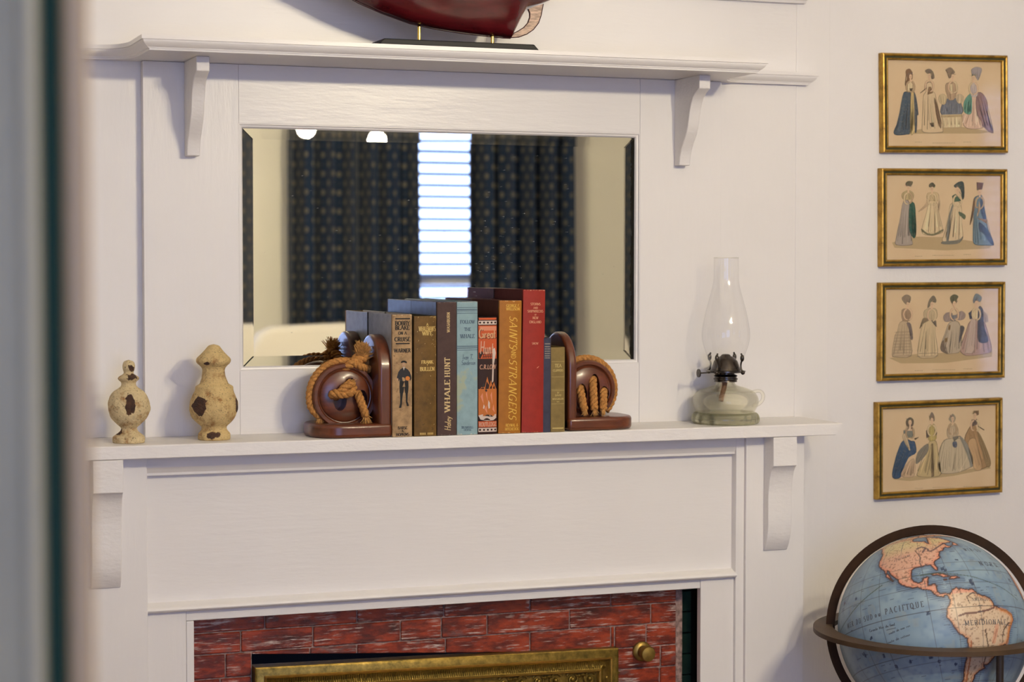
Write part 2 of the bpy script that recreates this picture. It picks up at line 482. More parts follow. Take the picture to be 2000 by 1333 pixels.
MB().prism(capp, -.618, .618, 'x').build('top_cornice', M_PH, mantel)

def bracket(name, x0, x1, yback, prof):
    """prof: list of (depth, z) down the front"""
    poly = [(yback, prof[0][1])] + [(yback-d, z) for d, z in prof] + [(yback, prof[-1][1])]
    return MB().prism(poly, x0, x1, 'x').build(name, M_PR, mantel, bevel=.0012, smooth=True)
zb = lambda v, u, y: at(u, v, y).z
zt = ZU-.0197
ub = [(.090, zt), (.090, zt-.0205), (.078, zt-.026), (.067, zt-.033), (.060, zt-.043), (.0555, zt-.055), (.0525, zt-.066), (.049, zt-.078),
      (.0425, zt-.090), (.033, zt-.101), (.0255, zt-.112), (.0205, zt-.124), (.0185, zt-.136)]
bracket('bracket', -.4015, -.3825, YF, ub)
bracket('bracket', .3790, .3980, YF, ub)

# mantel shelf
ZSB = 1.2314
ms = MB()
prof = [(0, ZSB), (YS+.001, ZSB), (YS, ZSB+.001), (YS, ZM-.0015), (YS+.0015, ZM), (0, ZM)]
ms.prism(prof, -.628, .604, 'x')
ms.add([(.604,y,z) for y,z in prof]+[(.6035+.0135*((z-ZSB)/(ZM-ZSB)),y,z) for y,z in prof], [tuple(range(5,-1,-1)), tuple(range(6,12))]+[(i,6+i,6+(i+1)%6,(i+1)%6) for i in range(6)])
ms.build('mantel_shelf', M_PR, mantel)

# lower surround
xL = at(288, 1050, YP).x; xR = at(1457, 1000, YP).x
box('pilaster', -.567, xL, YP, 0, 0, ZSB, M_PV, mantel, bevel=.001)
box('pilaster', xR, .567, YP, 0, 0, ZSB, M_PV, mantel, bevel=.001)
box('inner_stile', xR-.0145, xR, YP+.006, 0, 0, ZSB, M_PV, mantel, bevel=.001)
zbt = at(290, 1184, YZ).z; zbb = at(290, 1201, -.105).z
zrail = at(288, 931, -.101).z
box('frieze_panel', xL, xR-.0145, YZ, -.03, zbb, ZSB, M_PH, mantel, bevel=0)
MB().prism([(YZ, ZSB), (-.104, ZSB), (-.104, zrail+.012), (-.099, zrail+.004), (-.099, zrail), (YZ, zrail)], xL, xR-.0145, 'x').build('bed_moulding', M_PH, mantel, bevel=.0008)
bn = [(YZ, zbt+.004)] + [(-.098-.010*math.sin(a), (zbt+zbb)/2+.5*(zbt-zbb)*math.cos(a)) for a in [pi*i/8 for i in range(9)]] + [(YZ, zbb)]
MB().prism(bn, xL, xR-.0145, 'x').build('frieze_bead', M_PH, mantel, smooth=True)
zop = at(378, 1213, -.095).z
xo0 = at(379, 1260, -.095).x; xst = at(364, 1260, -.097).x; xo1 = at(1367, 1250, -.095).x
box('lintel', xo0-.011, xo1, -.095, -.03, zop, zbb, M_PH, mantel, bevel=.001)
box('leg_board', xL, xst, -.097, 0, 0, zbb, M_PV, mantel, bevel=.001)
box('leg_board', xo1, xR-.0145, -.097, -.084, 0, zbb, M_PV, mantel, bevel=.001)
box('edge_strip', xst+.0005, xo0, -.0955, 0, 0, zop-.0005, M_PV, mantel, bevel=.001)
lbz = at(1530, 911, YS).z; lbb = at(1510, 1075, YP).z
dz = lbz-lbb
lb = [(.033, ZSB-.0006), (.033, lbz), (.029, lbz-.002), (.024, lbz-.010), (.0195, lbz-.022), (.0170, lbz-.040), (.0162, lbz-.055), (.0165, lbz-.075),
      (.0165, lbb+.045), (.0155, lbb+.033), (.0125, lbb+.020), (.008, lbb+.009), (.002, lbb)]
bx0, bx1 = at(1491, 1000, YP).x, at(1536, 1050, YP).x
bracket('bracket', bx0, bx1, YP, lb)
lx1 = at(241, 930, YS).x
bracket('bracket', lx1-(bx1-bx0), lx1, YP, lb)

# ================================================================== painted brick fireplace face
YBR = -.050
def brickmat():
    m, t, N, L, B = nt('red_painted_brick')
    oi = N.new('ShaderNodeObjectInfo')
    v = coords(N, L, (1,1,1)); va = N.new('ShaderNodeVectorMath'); va.operation = 'ADD'
    L.new(v, va.inputs[0]); sc = N.new('ShaderNodeVectorMath'); sc.operation = 'SCALE'
    cx = N.new('ShaderNodeCombineXYZ'); L.new(oi.outputs['Random'], cx.inputs[0]); L.new(oi.outputs['Random'], cx.inputs[2])
    L.new(cx.outputs[0], sc.inputs[0]); sc.inputs['Scale'].default_value = 9
    L.new(sc.outputs[0], va.inputs[1])
    def mapped(s):
        mp = N.new('ShaderNodeMapping'); mp.inputs['Scale'].default_value = s; L.new(va.outputs[0], mp.inputs[0]); return mp.outputs[0]
    base = ramp(N, L, noise(N, L, mapped((.35,1,1)), 55, 5, .7), [(.30,(.045,.010,.008)), (.45,(.15,.020,.010)), (.58,(.32,.042,.013)), (.75,(.40,.060,.018))])
    scr = ramp(N, L, noise(N, L, mapped((.10,1,1.4)), 260, 4, .7), [(.54,(0,0,0)), (.62,(1,1,1))])
    blot = ramp(N, L, noise(N, L, mapped((1,1,1)), 26, 3), [(.44,(0,0,0)), (.62,(1,1,1))])
    mk = N.new('ShaderNodeMath'); mk.operation = 'MULTIPLY'; L.new(scr, mk.inputs[0]); L.new(blot, mk.inputs[1])
    c1 = mixc(N, L, mk.outputs[0], base, (.55,.45,.40))
    gr = ramp(N, L, noise(N, L, mapped((.6,1,1)), 34, 4, .6), [(.62,(0,0,0)), (.72,(.6,.6,.6))])
    c2 = mixc(N, L, gr, c1, (.11,.085,.085))
    L.new(c2, B.inputs['Base Color']); B.inputs['Roughness'].default_value = .38
    bump(N, L, B, noise(N, L, mapped((.5,1,1)), 120, 4), .4, .0015)
    return m
M_BRICK = brickmat()
M_MORT = plain('pale_worn_mortar', (.30,.20,.17), .8, var=.6, vscale=120, bstr=.4, bscale=300)
bx = at(1321, 1250, YBR).x
bk = empty('brick_fireplace_face', (0, YBR, 0), 'red painted brick face with scuffed white mortar around the fire opening', 'brickwork')
zA = at(470, 1233, YBR).z; zB_ = at(380, 1281.5, YBR).z; zC_ = at(380, 1329.5, YBR).z
ch = ((zA-zB_)+(zB_-zC_))/2
ix0 = at(492, 1310, YBR).x; ix1 = at(1200, 1290, YBR).x; izt = at(500, 1278, YBR).z       # hole for the insert
izt2 = at(1203, 1273, YBR).z
hz = lambda x: izt+(izt2-izt)*(min(max(x,ix0),ix1)-ix0)/(ix1-ix0)      # sloping head of the hole
xb0 = xo0-.02
mo = MB()
mo.box(xb0, ix0, YBR+.0015, -.001, 0, zop+.03); mo.box(ix1, bx, YBR+.0015, -.001, 0, zop+.03); mo.prism([(ix0,izt),(ix1,izt2),(ix1,zop+.03),(ix0,zop+.03)], YBR+.0015, -.001, 'y')
mo.build('mortar_bed', M_MORT, bk)
XJ = lambda us, v: [at(u, v, YBR).x for u in us]
courses = [(zop+.028, zA, XJ((517,697,867,1035,1193), 1200)),
           (zA, zB_, XJ((470,611,782,862,951,1112,1271), 1240)),
           (zB_, zC_, XJ((440,605,697,870,1035,1193,1262), 1265)),
           (zC_, zC_-ch, XJ((430,), 1320)+XJ((1290,), 1320))]
for r_ in range(1, 23):
    if zC_-ch*(r_+1) > 0: courses.append((zC_-ch*r_, zC_-ch*(r_+1), XJ((415+(r_ % 2)*40,), 1320)+XJ((1250+(r_ % 2)*38,), 1320)))
g = .0011
for (zt_, zl, js) in courses:
    ed = [xb0] + js + [bx]
    for a, b in zip(ed[:-1], ed[1:]):
        z0, z1 = zl+g, zt_-g
        segs = []
        if z0 >= max(izt, izt2) or b <= ix0 or a >= ix1: segs.append((a, b, z0, z1))
        else:
            a_, b_ = max(a, ix0), min(b, ix1)
            if a < ix0-.006: segs.append((a, ix0-.0005, z0, z1)); a_ = ix0
            if b > ix1+.006: segs.append((ix1+.0005, b, z0, z1)); b_ = ix1
            ha, hb = max(z0, hz(a_)), max(z0, hz(b_))
            if z1-max(ha, hb) > .0006:
                MB().prism([(a_+g,ha),(b_-g,hb),(b_-g,z1),(a_+g,z1)], YBR-.0012, YBR+.01, 'y').build('brick', M_BRICK, bk, bevel=min(.0012, .3*(z1-max(ha, hb))), seg=1)
        for (p, q, zz0, zz1) in segs:
            j = random.uniform(-.0006, .0006)
            box('brick', p+g, q-g, YBR-.0012+j, YBR+.01, zz0, zz1, M_BRICK, bk, bevel=.0012, seg=1)
M_GTILE = plain('dark_green_glazed_brick', (.010,.035,.022), .3, var=.3, vscale=60)
xg = at(1350, 1250, -.040).x
zt_ = zop+.02
MB().box(bx, bx+.012, YBR+.002, -.001, 0, zop+.03).build('mortar_edge', M_MORT, bk, bevel=.002)
while zt_ > .75:
    box('green_brick', bx+.0122, xg, -.040, -.001, zt_-ch+.002, zt_, M_GTILE, bk, bevel=.0012); zt_ -= ch
MB().box(xg, xo1+.05, -.012, -.001, 0, zop+.03).build('gap_shade_sheet', MATS['soot_and_gap_shade'], bk)  # black sheet stands in for the shade inside the open gap

# ================================================================== cast bronze insert
def bronze():
    m, t, N, L, B = nt('aged_bronze')
    v = coords(N, L)
    L.new(ramp(N, L, noise(N, L, v, 70, 5, .7), [(.3,(.09,.065,.012)), (.55,(.26,.17,.032)), (.75,(.40,.27,.07))]), B.inputs['Base Color'])
    B.inputs['Metallic'].default_value = .75; B.inputs['Roughness'].default_value = .42
    bump(N, L, B, noise(N, L, v, 240, 3), .35, .001); return m
M_BRONZE = bronze()
M_BRIGHT = plain('rubbed_bright_bronze', (.62,.42,.12), .30, metal=.85, var=.2, vscale=90)
ins = empty('fireplace_insert', ((ix0+ix1)/2, YBR, 0), 'cast bronze fireplace insert frame with ribbed moulding and scroll relief', 'fireplace insert')
fx0, fx1 = at(497, 1310, -.062).x, at(1206, 1290, -.062).x
ztL, ztR = at(500, 1304, -.062).z, at(1203, 1266, -.062).z
ztm = (ztL+ztR)/2; tilt = math.atan2(ztR-ztL, fx1-fx0)
def framepart(name, prof, mat=M_BRONZE):
    """prof: (inward offset, y) outline; swept round top and both sides, mitred at the two top corners"""
    mb = MB(); k = len(prof); vs = []
    for (o_, y) in prof: vs.append((fx0+o_, y, .0))
    for (o_, y) in prof: vs.append((fx0+o_, y, ztL-o_))
    for (o_, y) in prof: vs.append((fx1-o_, y, ztR-o_))
    for (o_, y) in prof: vs.append((fx1-o_, y, .0))
    fs = [(s*k+i, (s+1)*k+i, (s+1)*k+(i+1) % k, s*k+(i+1) % k) for s in range(3) for i in range(k)]
    fs += [tuple(range(k)), tuple(range(3*k, 4*k))]
    return mb.add(vs, fs).build(name, mat, ins, smooth=True)
framepart('outer_lip', [(0,YBR+.01),(0,-.066),(.003,-.068),(.0125,-.070),(.0125,YBR+.01)])
framepart('bright_bead', [(.0125,YBR+.01),(.0125,-.072),(.0140,-.0742),(.0158,-.072),(.0158,YBR+.01)], M_BRIGHT)
framepart('ribbed_cove', [(.0158,YBR+.01),(.0158,-.070),(.019,-.066),(.025,-.064),(.0305,-.067),(.0305,YBR+.01)])
framepart('bright_bead', [(.0305,YBR+.01),(.0305,-.0700),(.0322,-.0722),(.0340,-.070),(.0340,YBR+.01)], M_BRIGHT)
framepart('relief_ground', [(.034,YBR+.01),(.034,-.060),(.10,-.060),(.10,YBR+.01)])
rb = MB(); n = 150
for i in range(n):
    t = (i+.5)/n; x = fx0+.03+(fx1-fx0-.06)*t; z = ztL+(ztR-ztL)*((x-fx0)/(fx1-fx0))
    rb.tube([(x, -.0668, z-.0172), (x, -.0655, z-.023), (x, -.0672, z-.0296)], .0010, 5)
tag(rb.build('rib', M_BRONZE, ins), kind='stuff')
def scroll(cx, cz, s, mir):
    mb = MB(); pts = []
    for i in range(30):
        a = i/29*2.6*pi; r = s*(1-.028*i)
        pts.append((cx+mir*r*math.cos(a+.6), -.0615-.001*math.sin(i/29*pi), cz+r*math.sin(a+.6)))
    mb.tube(pts, [s*.22*(1-.02*i) for i in range(30)], 7)
    for k in range(4):
        a = 1.2+.5*k
        p = Vector((cx+mir*s*1.3*math.cos(a), -.062, cz+s*1.3*math.sin(a))); q = p+Vector((mir*s*.9*math.cos(a+.5), -.001, s*.9*math.sin(a+.5)))
        mb.tube([p, (p+q)/2+Vector((0,-.002,0)), q], [s*.16, s*.28, s*.05], 6)
    mb.sphere((cx, -.063, cz), s*.34, 10, 6)
    return mb.build('scroll_ornament', M_BRONZE, ins, smooth=True)
for k in range(7):
    x = at(985+k*33, 1325, -.06).x; z = ztL+(ztR-ztL)*((x-fx0)/(fx1-fx0))-.0455
    scroll(x, z, .0112, 1 if k % 2 else -1)
    x2 = at(540+k*33, 1325, -.06).x; z2 = ztL+(ztR-ztL)*((x2-fx0)/(fx1-fx0))-.0455
    scroll(x2, z2, .0112, 1 if k % 2 else -1)
box('fire_plate', fx0+.09, fx1-.09, -.045, -.04, 0, ztL-.06, plain('dark_iron', (.02,.018,.014), .5, metal=.6), ins)
# brass knob on the bricks
kp = at(1252, 1272, YBR)
kn = MB().lathe([(.0155,0),(.0155,-.005),(.0135,-.007),(.010,-.008),(.0095,-.018),(.012,-.020),(.0125,-.026),(.011,-.029),(.004,-.0305),(.0005,-.0305)], (kp.x, YBR-.001, kp.z), 28, axis='y')
tag(kn.build('brass_knob', plain('dull_brass', (.30,.20,.05), .42, metal=.8, var=.25, vscale=90), smooth=True), 'round dull brass knob fixed to the red bricks', 'knob')
# ================================================================== lettering (own broad-nib stroke letters)
def arc(cx, cy, rx, ry, a0, a1, n=10):
    return [(cx+rx*math.cos(math.radians(a0+(a1-a0)*i/n)), cy+ry*math.sin(math.radians(a0+(a1-a0)*i/n))) for i in range(n+1)]
GLY = {
 'A': (.78, [[(.03,0),(.39,1)], [(.39,1),(.75,0)], [(.17,.34),(.61,.34)]]),
 'B': (.64, [[(.12,0),(.12,1)], [(.12,1)]+arc(.32,.76,.22,.24,90,-90)+[(.12,.52)], [(.12,.52)]+arc(.34,.26,.26,.26,90,-90)+[(.12,0)]]),
 'C': (.70, [arc(.40,.5,.34,.5,48,312,16)]),
 'D': (.74, [[(.12,0),(.12,1)], [(.12,1)]+arc(.30,.5,.38,.5,90,-90,14)+[(.12,0)]]),
 'E': (.60, [[(.12,0),(.12,1)], [(.12,1),(.54,1),(.54,.88)], [(.12,.52),(.44,.52)], [(.12,0),(.56,0),(.56,.14)]]),
 'F': (.57, [[(.12,0),(.12,1)], [(.12,1),(.54,1),(.54,.86)], [(.12,.52),(.44,.52)]]),
 'G': (.76, [arc(.40,.5,.34,.5,50,330,16), [(.70,.02),(.70,.42)], [(.5,.42),(.74,.42)]]),
 'H': (.76, [[(.12,0),(.12,1)], [(.64,0),(.64,1)], [(.12,.52),(.64,.52)]]),
 'I': (.32, [[(.16,0),(.16,1)]]),
 'J': (.42, [[(.28,1),(.28,.12),(.18,-.04),(.06,0)]]),
 'K': (.70, [[(.12,0),(.12,1)], [(.60,1),(.14,.45)], [(.28,.60),(.64,0)]]),
 'L': (.58, [[(.12,0),(.12,1)], [(.12,0),(.54,0),(.54,.16)]]),
 'M': (.90, [[(.12,0),(.12,1)], [(.12,1),(.45,.12)], [(.45,.12),(.78,1)], [(.78,1),(.78,0)]]),
 'N': (.76, [[(.12,0),(.12,1)], [(.12,1),(.64,0)], [(.64,0),(.64,1)]]),
 'O': (.80, [arc(.40,.5,.34,.5,0,360,22)]),
 'P': (.60, [[(.12,0),(.12,1)], [(.12,1)]+arc(.30,.73,.25,.27,90,-90)+[(.12,.46)]]),
 'Q': (.80, [arc(.40,.5,.34,.5,0,360,22), [(.42,.2),(.76,-.14)]]),
 'R': (.68, [[(.12,0),(.12,1)], [(.12,1)]+arc(.30,.75,.24,.25,90,-90)+[(.12,.5)], [(.32,.5),(.64,0)]]),
 'S': (.56, [arc(.29,.745,.22,.245,50,250,12)+arc(.27,.255,.24,.255,70,-140,12)]),
 'T': (.64, [[(.32,0),(.32,1)], [(.03,.84),(.03,1),(.61,1),(.61,.84)]]),
 'U': (.74, [[(.12,1),(.12,.3)]+arc(.37,.28,.25,.28,180,360,12)+[(.62,1)]]),
 'V': (.74, [[(.02,1),(.37,0)], [(.37,0),(.72,1)]]),
 'W': (1.02, [[(.02,1),(.28,0)], [(.28,0),(.51,1)], [(.51,1),(.76,0)], [(.76,0),(1.0,1)]]),
 'X': (.72, [[(.04,1),(.68,0)], [(.66,1),(.05,0)]]),
 'Y': (.70, [[(.02,1),(.35,.5)], [(.68,1),(.35,.5)], [(.35,.5),(.35,0)]]),
 'Z': (.62, [[(.06,.86),(.06,1),(.56,1),(.04,0),(.58,0),(.58,.14)]]),
 '&': (.80, [[(.76,.45),(.60,.1)]+arc(.32,.24,.28,.26,-60,-250,10)+[(.5,.75)]+arc(.36,.82,.15,.18,-10,200,8)+[(.74,0)]]),
 '.': (.26, [[(.1,0),(.1,.1),(.16,.1),(.16,0)]]), "'": (.22, [[(.12,1),(.09,.8)]]), '-': (.4, [[(.06,.45),(.34,.45)]]), ' ': (.40, []),
 'a': (.50, [arc(.24,.24,.20,.24,20,340,12), [(.44,.5),(.42,.04),(.50,0)]]),
 'c': (.44, [arc(.25,.24,.2,.24,40,320,12)]),
 'd': (.52, [arc(.24,.24,.20,.24,20,340,12), [(.46,.95),(.42,.04),(.50,0)]]),
 'e': (.46, [[(.06,.22),(.40,.30)]+arc(.25,.24,.20,.25,25,310,12)]),
 'h': (.52, [[(.08,0),(.10,.95)], [(.09,.3),(.22,.48),(.36,.44),(.40,.0)]]),
 'l': (.24, [[(.10,.95),(.10,.06),(.18,0)]]),
 'n': (.52, [[(.08,0),(.10,.48)], [(.09,.3),(.22,.48),(.36,.44),(.40,.0)]]),
 'o': (.50, [arc(.25,.24,.20,.24,0,360,14)]),
 'r': (.38, [[(.08,0),(.10,.48)], [(.09,.28),(.20,.46),(.34,.46)]]),
 's': (.38, [[(.32,.42),(.18,.49),(.09,.38),(.28,.16),(.20,0),(.05,.06)]]),
 't': (.34, [[(.14,.8),(.12,.06),(.24,0)], [(.02,.5),(.28,.5)]]),
 'u': (.52, [[(.08,.48),(.09,.08),(.22,0),(.38,.14)], [(.40,.48),(.40,.04),(.48,0)]]),
 'v': (.46, [[(.06,.48),(.20,0)], [(.20,0),(.40,.48)]]),
 'y': (.48, [[(.06,.48),(.20,.02)], [(.42,.48),(.18,-.18),(.04,-.28)]]),
}
def text_polys(s, h, thick=.17, thin=.06, track=.08, serif=True, shear=0, wide=1.0):
    """polygons of a line of text, height h, starting at x=0; returns polys and width"""
    polys = []; x = 0
    for ch_ in s:
        wd, st = GLY.get(ch_, GLY[' '])
        for line in st:
            for (a, b) in zip(line[:-1], line[1:]):
                dx, dy = b[0]-a[0], b[1]-a[1]; ln = math.hypot(dx, dy)
                if ln < 1e-6: continue
                up = abs(dy)/ln
                if ln > .3 and dx*dy > 0 and abs(dx) > .1: up *= .45      # thin upstroke diagonals
                hw = .5*(thin+(thick-thin)*up)
                nx, ny = -dy/ln*hw, dx/ln*hw; ex, ey = dx/ln*.02, dy/ln*.02
                polys.append([(x+a[0]+nx-ex, a[1]+ny-ey), (x+b[0]+nx+ex, b[1]+ny+ey), (x+b[0]-nx+ex, b[1]-ny+ey), (x+a[0]-nx-ex, a[1]-ny-ey)])
            if serif and ch_.isupper():
                for p, q in ((line[0], line[1]), (line[-1], line[-2])):
                    if abs(q[1]-p[1]) > abs(q[0]-p[0])*.9 and abs(q[1]-p[1]) > .3 and (p[1] < .02 or p[1] > .98):
                        y0 = 0 if p[1] < .02 else 1-thin
                        polys.append([(x+p[0]-.15, y0), (x+p[0]+.15, y0), (x+p[0]+.15, y0+thin), (x+p[0]-.15, y0+thin)])
        x += wd+track
    out = [[((px+shear*py)*h*wide, py*h) for px, py in P] for P in polys]
    return out, (x-track)*h*wide
def text_at(s, cx, cz, h, rot=0, maxw=None, length=None, **kw):
    """polygons centred at (cx, cz baseline-centre) in a 2-D plane, rotated by rot degrees"""
    P, wd = text_polys(s, h, **kw)
    k = min(1, maxw/wd) if maxw else 1
    if length: k = length/wd
    c, sn = math.cos(math.radians(rot)), math.sin(math.radians(rot))
    out = []
    for poly in P:
        q = []
        for px, pz in poly:
            px, pz = (px-wd/2)*k, pz-h/2
            q.append((cx+px*c-pz*sn, cz+px*sn+pz*c))
        out.append(q)
    return out

# ================================================================== books
def cloth(name, c, spots=None, wear=.12, weave=.25, rough=.75):
    m, t, N, L, B = nt(name)
    v = coords(N, L)
    col = ramp(N, L, noise(N, L, v, 60, 5, .65), [(.3, tuple(x*(1-wear*1.6) for x in c)), (.55, c), (.8, tuple(min(1, x*(1+wear)) for x in c))])
    if spots:
        f = ramp(N, L, noise(N, L, v, spots[1], 4, .7), [(spots[2], (0,0,0)), (spots[2]+.05, (1,1,1))])
        col = mixc(N, L, f, col, spots[0])
    L.new(col, B.inputs['Base Color']); B.inputs['Roughness'].default_value = rough; B.inputs['Specular IOR Level'].default_value = .3
    bump(N, L, B, noise(N, L, v, 900, 2), weave, .0006)
    return m
M_PAGE = plain('aged_page_edges', (.62,.44,.20), .85, var=.25, vscale=40, stretch=(40,.2,.2))
MIR = -.014
def flat(name, c, rough=.6): return plain(name, c, rough, spec=.3)
INK = flat('black_ink', (.012,.011,.010)); GILT = plain('dull_gilt', (.58,.40,.12), .45, metal=.3)
BOOKS = {}
def book(key, label, uL, uR, vTop, depth, m_spine, m_board, lean=0, vref=None, vbot=None, bulge=.0016, zoff=0, yoff=0):
    ys = YS+.0035+yoff
    vm = 720
    xl, xr = at(uL, vm, ys).x, at(uR, vm, ys).x
    w_ = xr-xl; h = at((uL+uR)/2, vTop, ys).z - ZM
    e = empty('book', ((xl+xr)/2, ys, ZM), label, 'book', 'books between the rope bookends')
    if lean: e.rotation_euler = (0, math.radians(lean), 0); e.location.x -= math.tan(math.radians(lean))*h*.5; e.location.z += abs(math.sin(math.radians(lean)))*w_/2
    t = .0022
    f = lambda x: -bulge*(1-(2*x/w_)**2)
    xsn = [(-.5+i/10)*w_ for i in range(11)]
    outl = [(-w_/2, .005)] + [(x, f(x)) for x in xsn] + [(w_/2, .005)] + [(w_/2-t, .005)] + [(x*(1-2*t/w_), f(x)+t) for x in reversed(xsn)] + [(-w_/2+t, .005)]
    spine = MB().prism(outl, .0005, h-.0005, 'z').build('spine', m_spine, e, smooth=True, local=True)
    for s in (-1, 1):
        a, b = (-w_/2, -w_/2+t) if s < 0 else (w_/2-t, w_/2)
        box('cover_board', a, b, .0052, depth, 0, h, m_board, e, bevel=.0006, seg=1, local=True)
    box('page_block', -w_/2+t+.0002, w_/2-t-.0002, .0045, depth-.004, .003, h-.0035, M_PAGE, e, bevel=.0004, seg=1, local=True)
    B = dict(e=e, w=w_, h=h, f=f, uL=uL, uR=uR, ys=ys, vTop=vTop)
    BOOKS[key] = B; return B
def spine_art(B, polys, mat, name='lettering', lift=.00025, label=None):
    if name not in ('lettering', 'lettering_shadow', 'scuff', 'printed_rigging') and len(polys) > 1:
        for P in polys: spine_art(B, [P], mat, name, lift)
        return
    """flat print on the spine; polys in (x across, z up) metres from the spine's bottom centre"""
    mb = MB(); w2 = B['w']/2*.985; zc0 = lambda z: max(.0006, min(B['h']-.0006, z))
    polys = [[(p[0], zc0(p[1])) for p in P] for P in polys]
    for P in polys:
        # cut wide polygons so they follow the rounded spine
        xs_ = [p[0] for p in P]; n = max(1, int((max(xs_)-min(xs_))/(B['w']/8)))
        Q = P
        if n > 1 and len(P) == 4:
            for k in range(n):
                a, b = k/n, (k+1)/n
                L0, R0, R1, L1 = [Vector(p) for p in P]
                q = [L0.lerp(R0,a), L0.lerp(R0,b), L1.lerp(R1,b), L1.lerp(R1,a)]
                mb.add([(max(-w2,min(w2,p.x)), B['f'](max(-w2,min(w2,p.x)))-lift, p.y) for p in q], [(0,1,2,3)])
            continue
        mb.add([(max(-w2,min(w2,p[0])), B['f'](max(-w2,min(w2,p[0])))-lift, p[1]) for p in Q], [tuple(range(len(Q)))])
    o = mb.build(name, mat, B['e'], local=True, fix=False)
    # face the reader
    o.data.flip_normals() if sum((p.normal.y for p in o.data.polygons)) > 0 else None
    if label: o['label'] = label
    if name in ('lettering', 'lettering_shadow', 'scuff', 'printed_rigging'): o['kind'] = 'stuff'
    return o
def zpx(B, v): return at((B['uL']+B['uR'])/2, v, B['ys']).z - ZM
def hbar(B, v, x0=-.42, x1=.42, th=.0012):
    z = zpx(B, v); w_ = B['w']
    return [(x0*w_, z-th/2), (x1*w_, z-th/2), (x1*w_, z+th/2), (x0*w_, z+th/2)]
def pxl(B, pts):
    """polygon given as photo pixels on the spine -> spine plane"""
    c = (at(B['uL'],720,B['ys']).x+at(B['uR'],720,B['ys']).x)/2
    out = []
    for u, v in pts:
        p = at(u, v, B['ys']); out.append((p.x-c, p.z-ZM))
    return out
def T(B, s, v, hpx, maxf=.86, rot=0, dx=0, **kw):
    k = .00078
    return text_at(s, dx*B['w'], zpx(B, v), hpx*k, rot, (maxf*B['w'] if rot == 0 else None), **kw)

# 1 Bobby Blake
c_tan = cloth('tan_cloth', (.42,.27,.135), ((.24,.14,.07), 170, .60), wear=.3)
c_greyb = cloth('window_sheen_grey_cloth', (.36,.36,.37), wear=.15, rough=.5)  # base colour raised to carry window sheen on the cover
b1 = book('bobby', 'tan book with black lettering and a printed boy in cap and knickerbockers', 766.5, 804.5, 614, .124, c_tan, c_greyb)
P = [hbar(b1,623,-.36,.40,.0018), hbar(b1,671.5,-.34,.38,.0018)]
for s, v, hp in (('BOBBY',631.5,7.5),('BLAKE',640.5,7.5),('ON A',651,5.5),('CRUISE',663,7.5),('WARNER',685,7.0),('BARSE',836,5),('&',842,4),('HOPKINS',849,5)):
    P += T(b1, s, v, hp, .84, thick=.24, thin=.10)
spine_art(b1, P, INK)
NVY = flat('print_navy_black', (.022,.022,.026)); SKN = flat('print_skin', (.50,.31,.18))
spine_art(b1, [pxl(b1,[(781,722),(786,718.5),(790,718.5),(796,722),(798,735),(797,746),(780,746),(779,735)]),
               pxl(b1,[(781,722),(783,726),(780,738),(778.5,745),(774.5,741),(775,736),(777.5,727)]), pxl(b1,[(796,722),(800,727),(803,735),(803.5,740),(801,744),(798,741),(796,732)])], NVY, 'printed_jacket', .0003)
spine_art(b1, [pxl(b1,[(780,745),(797,745),(797.5,756),(796.5,768),(790.5,768),(789,756),(787,768),(780,768),(779.5,756)]), pxl(b1,[(780.5,767),(786.5,767),(785,780),(784,790),(781,790),(781,778)]), pxl(b1,[(791,767),(796,767),(795.5,778),(795,787),(792,787),(792,778)]),
               pxl(b1,[(781,788),(784.5,788),(783,797),(778.5,797)]), pxl(b1,[(792,785),(795.5,785),(798.5,793),(794,794)])], INK, 'printed_breeches', .00032)
spine_art(b1, [pxl(b1,[(788+3.4*math.cos(a_), 712+4.6*math.sin(a_)) for a_ in [2*pi*i_/14 for i_ in range(14)]]), pxl(b1,[(774,740),(777,739),(777.5,743),(775,744)])], SKN, 'printed_face', .0004)
spine_art(b1, [pxl(b1,[(782,709.5),(782.5,706.5),(786,704.6),(790.5,704.8),(794,707),(794,710),(788,708.3)])], INK, 'printed_cap', .0005)
spine_art(b1, [pxl(b1,[(795.5+4.6*math.cos(a_), 739.5+4.4*math.sin(a_)) for a_ in [2*pi*i_/14 for i_ in range(14)]])], flat('print_orange', (.60,.20,.035)), 'printed_ball', .0005)
spine_art(b1, [pxl(b1,[(785.5,717),(790.5,717),(788,724)]), pxl(b1,[(786.6,712),(787.4,712),(787.4,712.8),(786.6,712.8)])], flat('print_pale', (.50,.42,.34)), 'printed_collar', .0005)
spine_art(b1, [pxl(b1,[(785.6,710.8),(786.6,710.8),(786.6,711.6),(785.6,711.6)]), pxl(b1,[(789.2,710.8),(790.2,710.8),(790.2,711.6),(789.2,711.6)]), pxl(b1,[(787,714.6),(789,714.6),(789,715.2),(787,715.2)])], INK, 'lettering', .0006)
